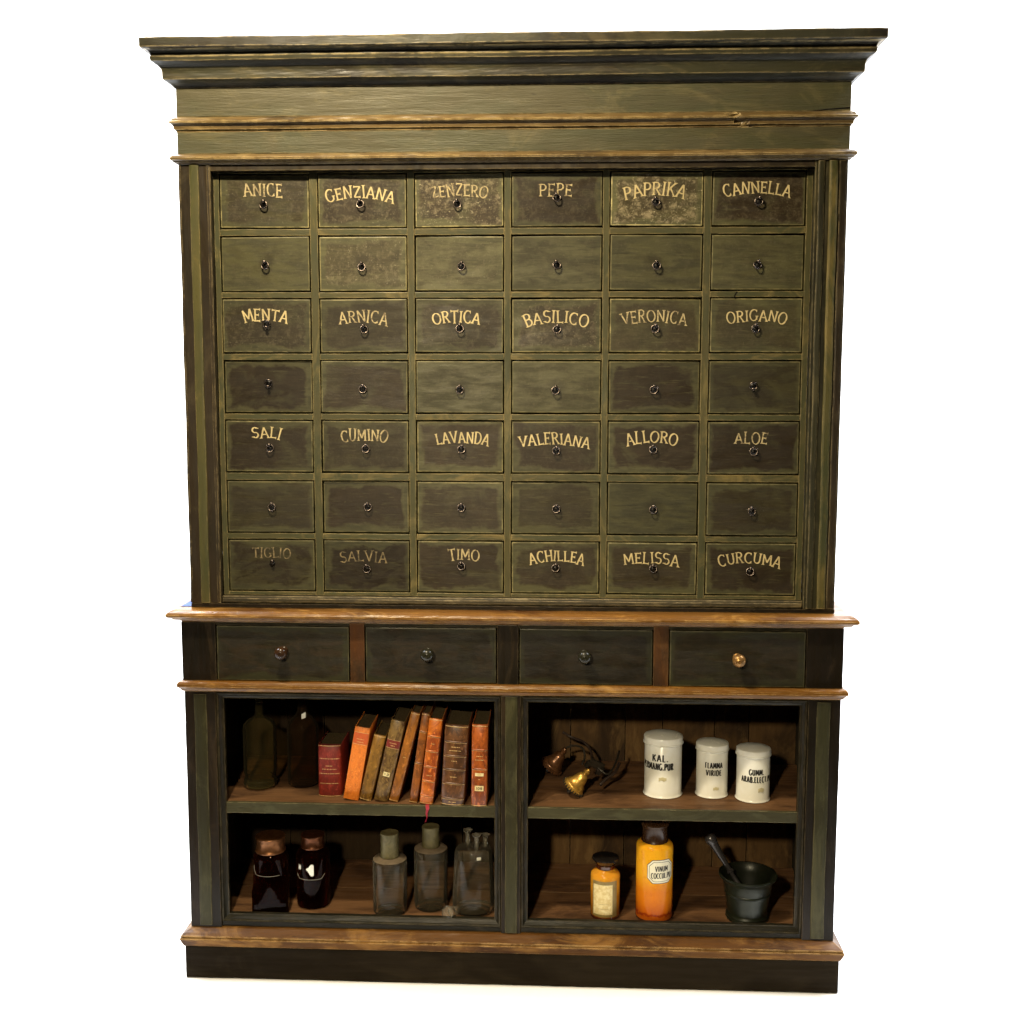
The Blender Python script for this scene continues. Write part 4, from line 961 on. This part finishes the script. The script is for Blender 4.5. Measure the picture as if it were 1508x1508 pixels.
# orange jars
big = thing('orange_jar', 'tall orange jar with a black lid and an octagonal cream label reading VINUM', 'jar', (W(963, 1355, .05).x, .062, FL))
R = .0520
zs_ = zz(963, 1243, .03); zt_ = zz(963, 1213, .05)
lathe('body', [(0, .001), (.046, 0), (.0505, .003), (.0520, .010), (.0520, zs_-.016), (.0505, zs_-.009), (.045, zs_-.004), (.036, zs_-.001), (.034, zs_+.004), (0, zs_+.004)], M['amber_big'], big, 56, cap0=False, cap1=False)
M['amber_dark'] = simple('dark_amber_foot', (.06, .012, .004), .12, 0, .6, coat=.5)
lathe('foot', [(0, -.0), (.047, -.0), (.0518, .003), (.0526, .0065), (.0524, .008), (.0516, .0085)], M['amber_dark'], big, 56, cap0=False, cap1=False)
lathe('lid', [(0, zs_-.0005), (.037, zs_-.0005), (.0385, zs_+.001), (.0365, zs_+.006), (.0350, zs_+.012), (.0345, zt_-.012), (.0385, zt_-.006), (.0395, zt_-.002), (.0370, zt_+.001), (.02, zt_+.003), (0, zt_+.003)], M['knob_brown'], big, 48, cap0=False, cap1=False)
def octo(w_, z0, z1, ch):
    def f(u):
        t = max(0, abs(u)*w_/2-(w_/2-ch)); return (z0+t, z1-t)
    return f
a0 = .30; zc = zz(970, 1284, .012); hh = .0345
for wd, hgt, ch, mt, lf in ((.080, hh, .015, 'print', .0003), (.077, hh-.0016, .0145, 'label', .0005), (.069, hh-.0060, .0125, 'print', .0007), (.0665, hh-.0072, .012, 'label', .0009)):
    curved_patch('label', R, a0, wd, octo(wd, zc-hgt, zc+hgt, ch), M[mt], big, lf)
link('lettering', lettering('VINUM', .038, .0150, cyl_map(R+.001, a0+.02, zc+.009), thick=.17, thin=.10, nib=10, serif=0, gap=.12), M['print'], big)
link('lettering', lettering('COCCUL.PU', .060, .0150, cyl_map(R+.001, a0+.02, zc-.011), thick=.17, thin=.10, nib=10, serif=0, gap=.12), M['print'], big)
sm = thing('orange_jar', 'small orange jar with a dark mushroom stopper and a yellowed paper label', 'jar', (W(891, 1352, .05).x, .062, FL))
R2 = .0415; zs2 = zz(891, 1289, .03); zt2 = zz(891, 1266, .06)
lathe('body', [(0, .001), (.036, 0), (.0400, .003), (.0415, .009), (.0415, zs2-.012), (.0405, zs2-.005), (.035, zs2+.001), (.027, zs2+.005), (.0245, zs2+.010), (.0245, zs2+.022), (0, zs2+.022)], M['amber_small'], sm, 56, cap0=False, cap1=False)
lathe('foot', [(0, 0), (.037, 0), (.0415, .003), (.0422, .0075), (.0418, .0095), (.0412, .010)], M['amber_dark'], sm, 56, cap0=False, cap1=False)
lathe('neck_band', [(.0250, zs2+.009), (.0262, zs2+.011), (.0258, zs2+.018), (.0272, zs2+.021), (.0250, zs2+.0225)], M['amber_dark'], sm, 40, cap0=False, cap1=False)
lathe('stopper', [(0, zs2+.0222), (.0262, zs2+.0222), (.0290, zs2+.027), (.0360, zs2+.034), (.0385, zs2+.038), (.0375, zs2+.0415), (.030, zs2+.043), (0, zs2+.044)], M['black'], sm, 40, cap0=False, cap1=False)
M['label_edge'] = simple('olive_label_border', (.24, .17, .05), .5)
curved_patch('label', R2, -.08, .078, lambda u: (.012, zs2-.016), M['label_edge'], sm, .0003)
curved_patch('label', R2, -.22, .058, lambda u: (.019, zs2-.026), M['paper'], sm, .0006)
for z in (.036, .050): curved_patch('faded_line', R2, -.15, .030, lambda u: (z-.0006, z+.0004+.0004*math.sin(u*30)), simple('faded_ink', (.35, .27, .12), .7), sm, .0009)

# mortar and pestle
mo = thing('mortar', 'dark green bronze mortar with flared rim and ringed foot', 'mortar', (W(1101, 1340, .06).x, .070, FL))
zr = zz(1102, 1287, .07)
outp = [(0, 0), (.054, 0), (.0600, .002), (.0610, .006), (.0590, .010), (.0600, .013), (.0570, .017), (.0555, .022), (.0590, .050), (.0625, .074), (.0648, .076), (.0648, .080), (.0635, .082), (.0665, zr-.034), (.0695, zr-.018), (.0745, zr-.010), (.0805, zr-.005), (.0825, zr-.001), (.0815, zr+.003), (.0775, zr+.003), (.0700, zr-.006), (.0650, zr-.022), (.0600, .060), (.0500, .030), (.025, .018), (0, .015)]
lathe('bowl', outp, M['mortar'], mo, 64, cap0=False, cap1=False)
a = W(1097, 1318, .075); b = W(1047, 1236, .115); d = (b-a)
pe = thing('pestle', 'dark iron pestle with a ball end leaning in the mortar', 'pestle', a, d.to_track_quat('Z', 'Y').to_euler())
Lp = d.length
lathe('shaft', [(0, -.012), (.008, -.010), (.011, -.002), (.010, .006), (.0075, .02), (.0064, Lp*.36), (.0066, Lp*.40), (.0115, Lp*.415), (.0115, Lp*.44), (.0075, Lp*.46), (.0075, Lp*.5), (.0105, Lp*.78), (.0120, Lp*.90), (.0135, Lp*.94), (.0165, Lp*.98), (.0165, Lp*1.03), (.0120, Lp*1.07), (0, Lp*1.085)], M['steel'], pe, 28, cap0=False, cap1=False)
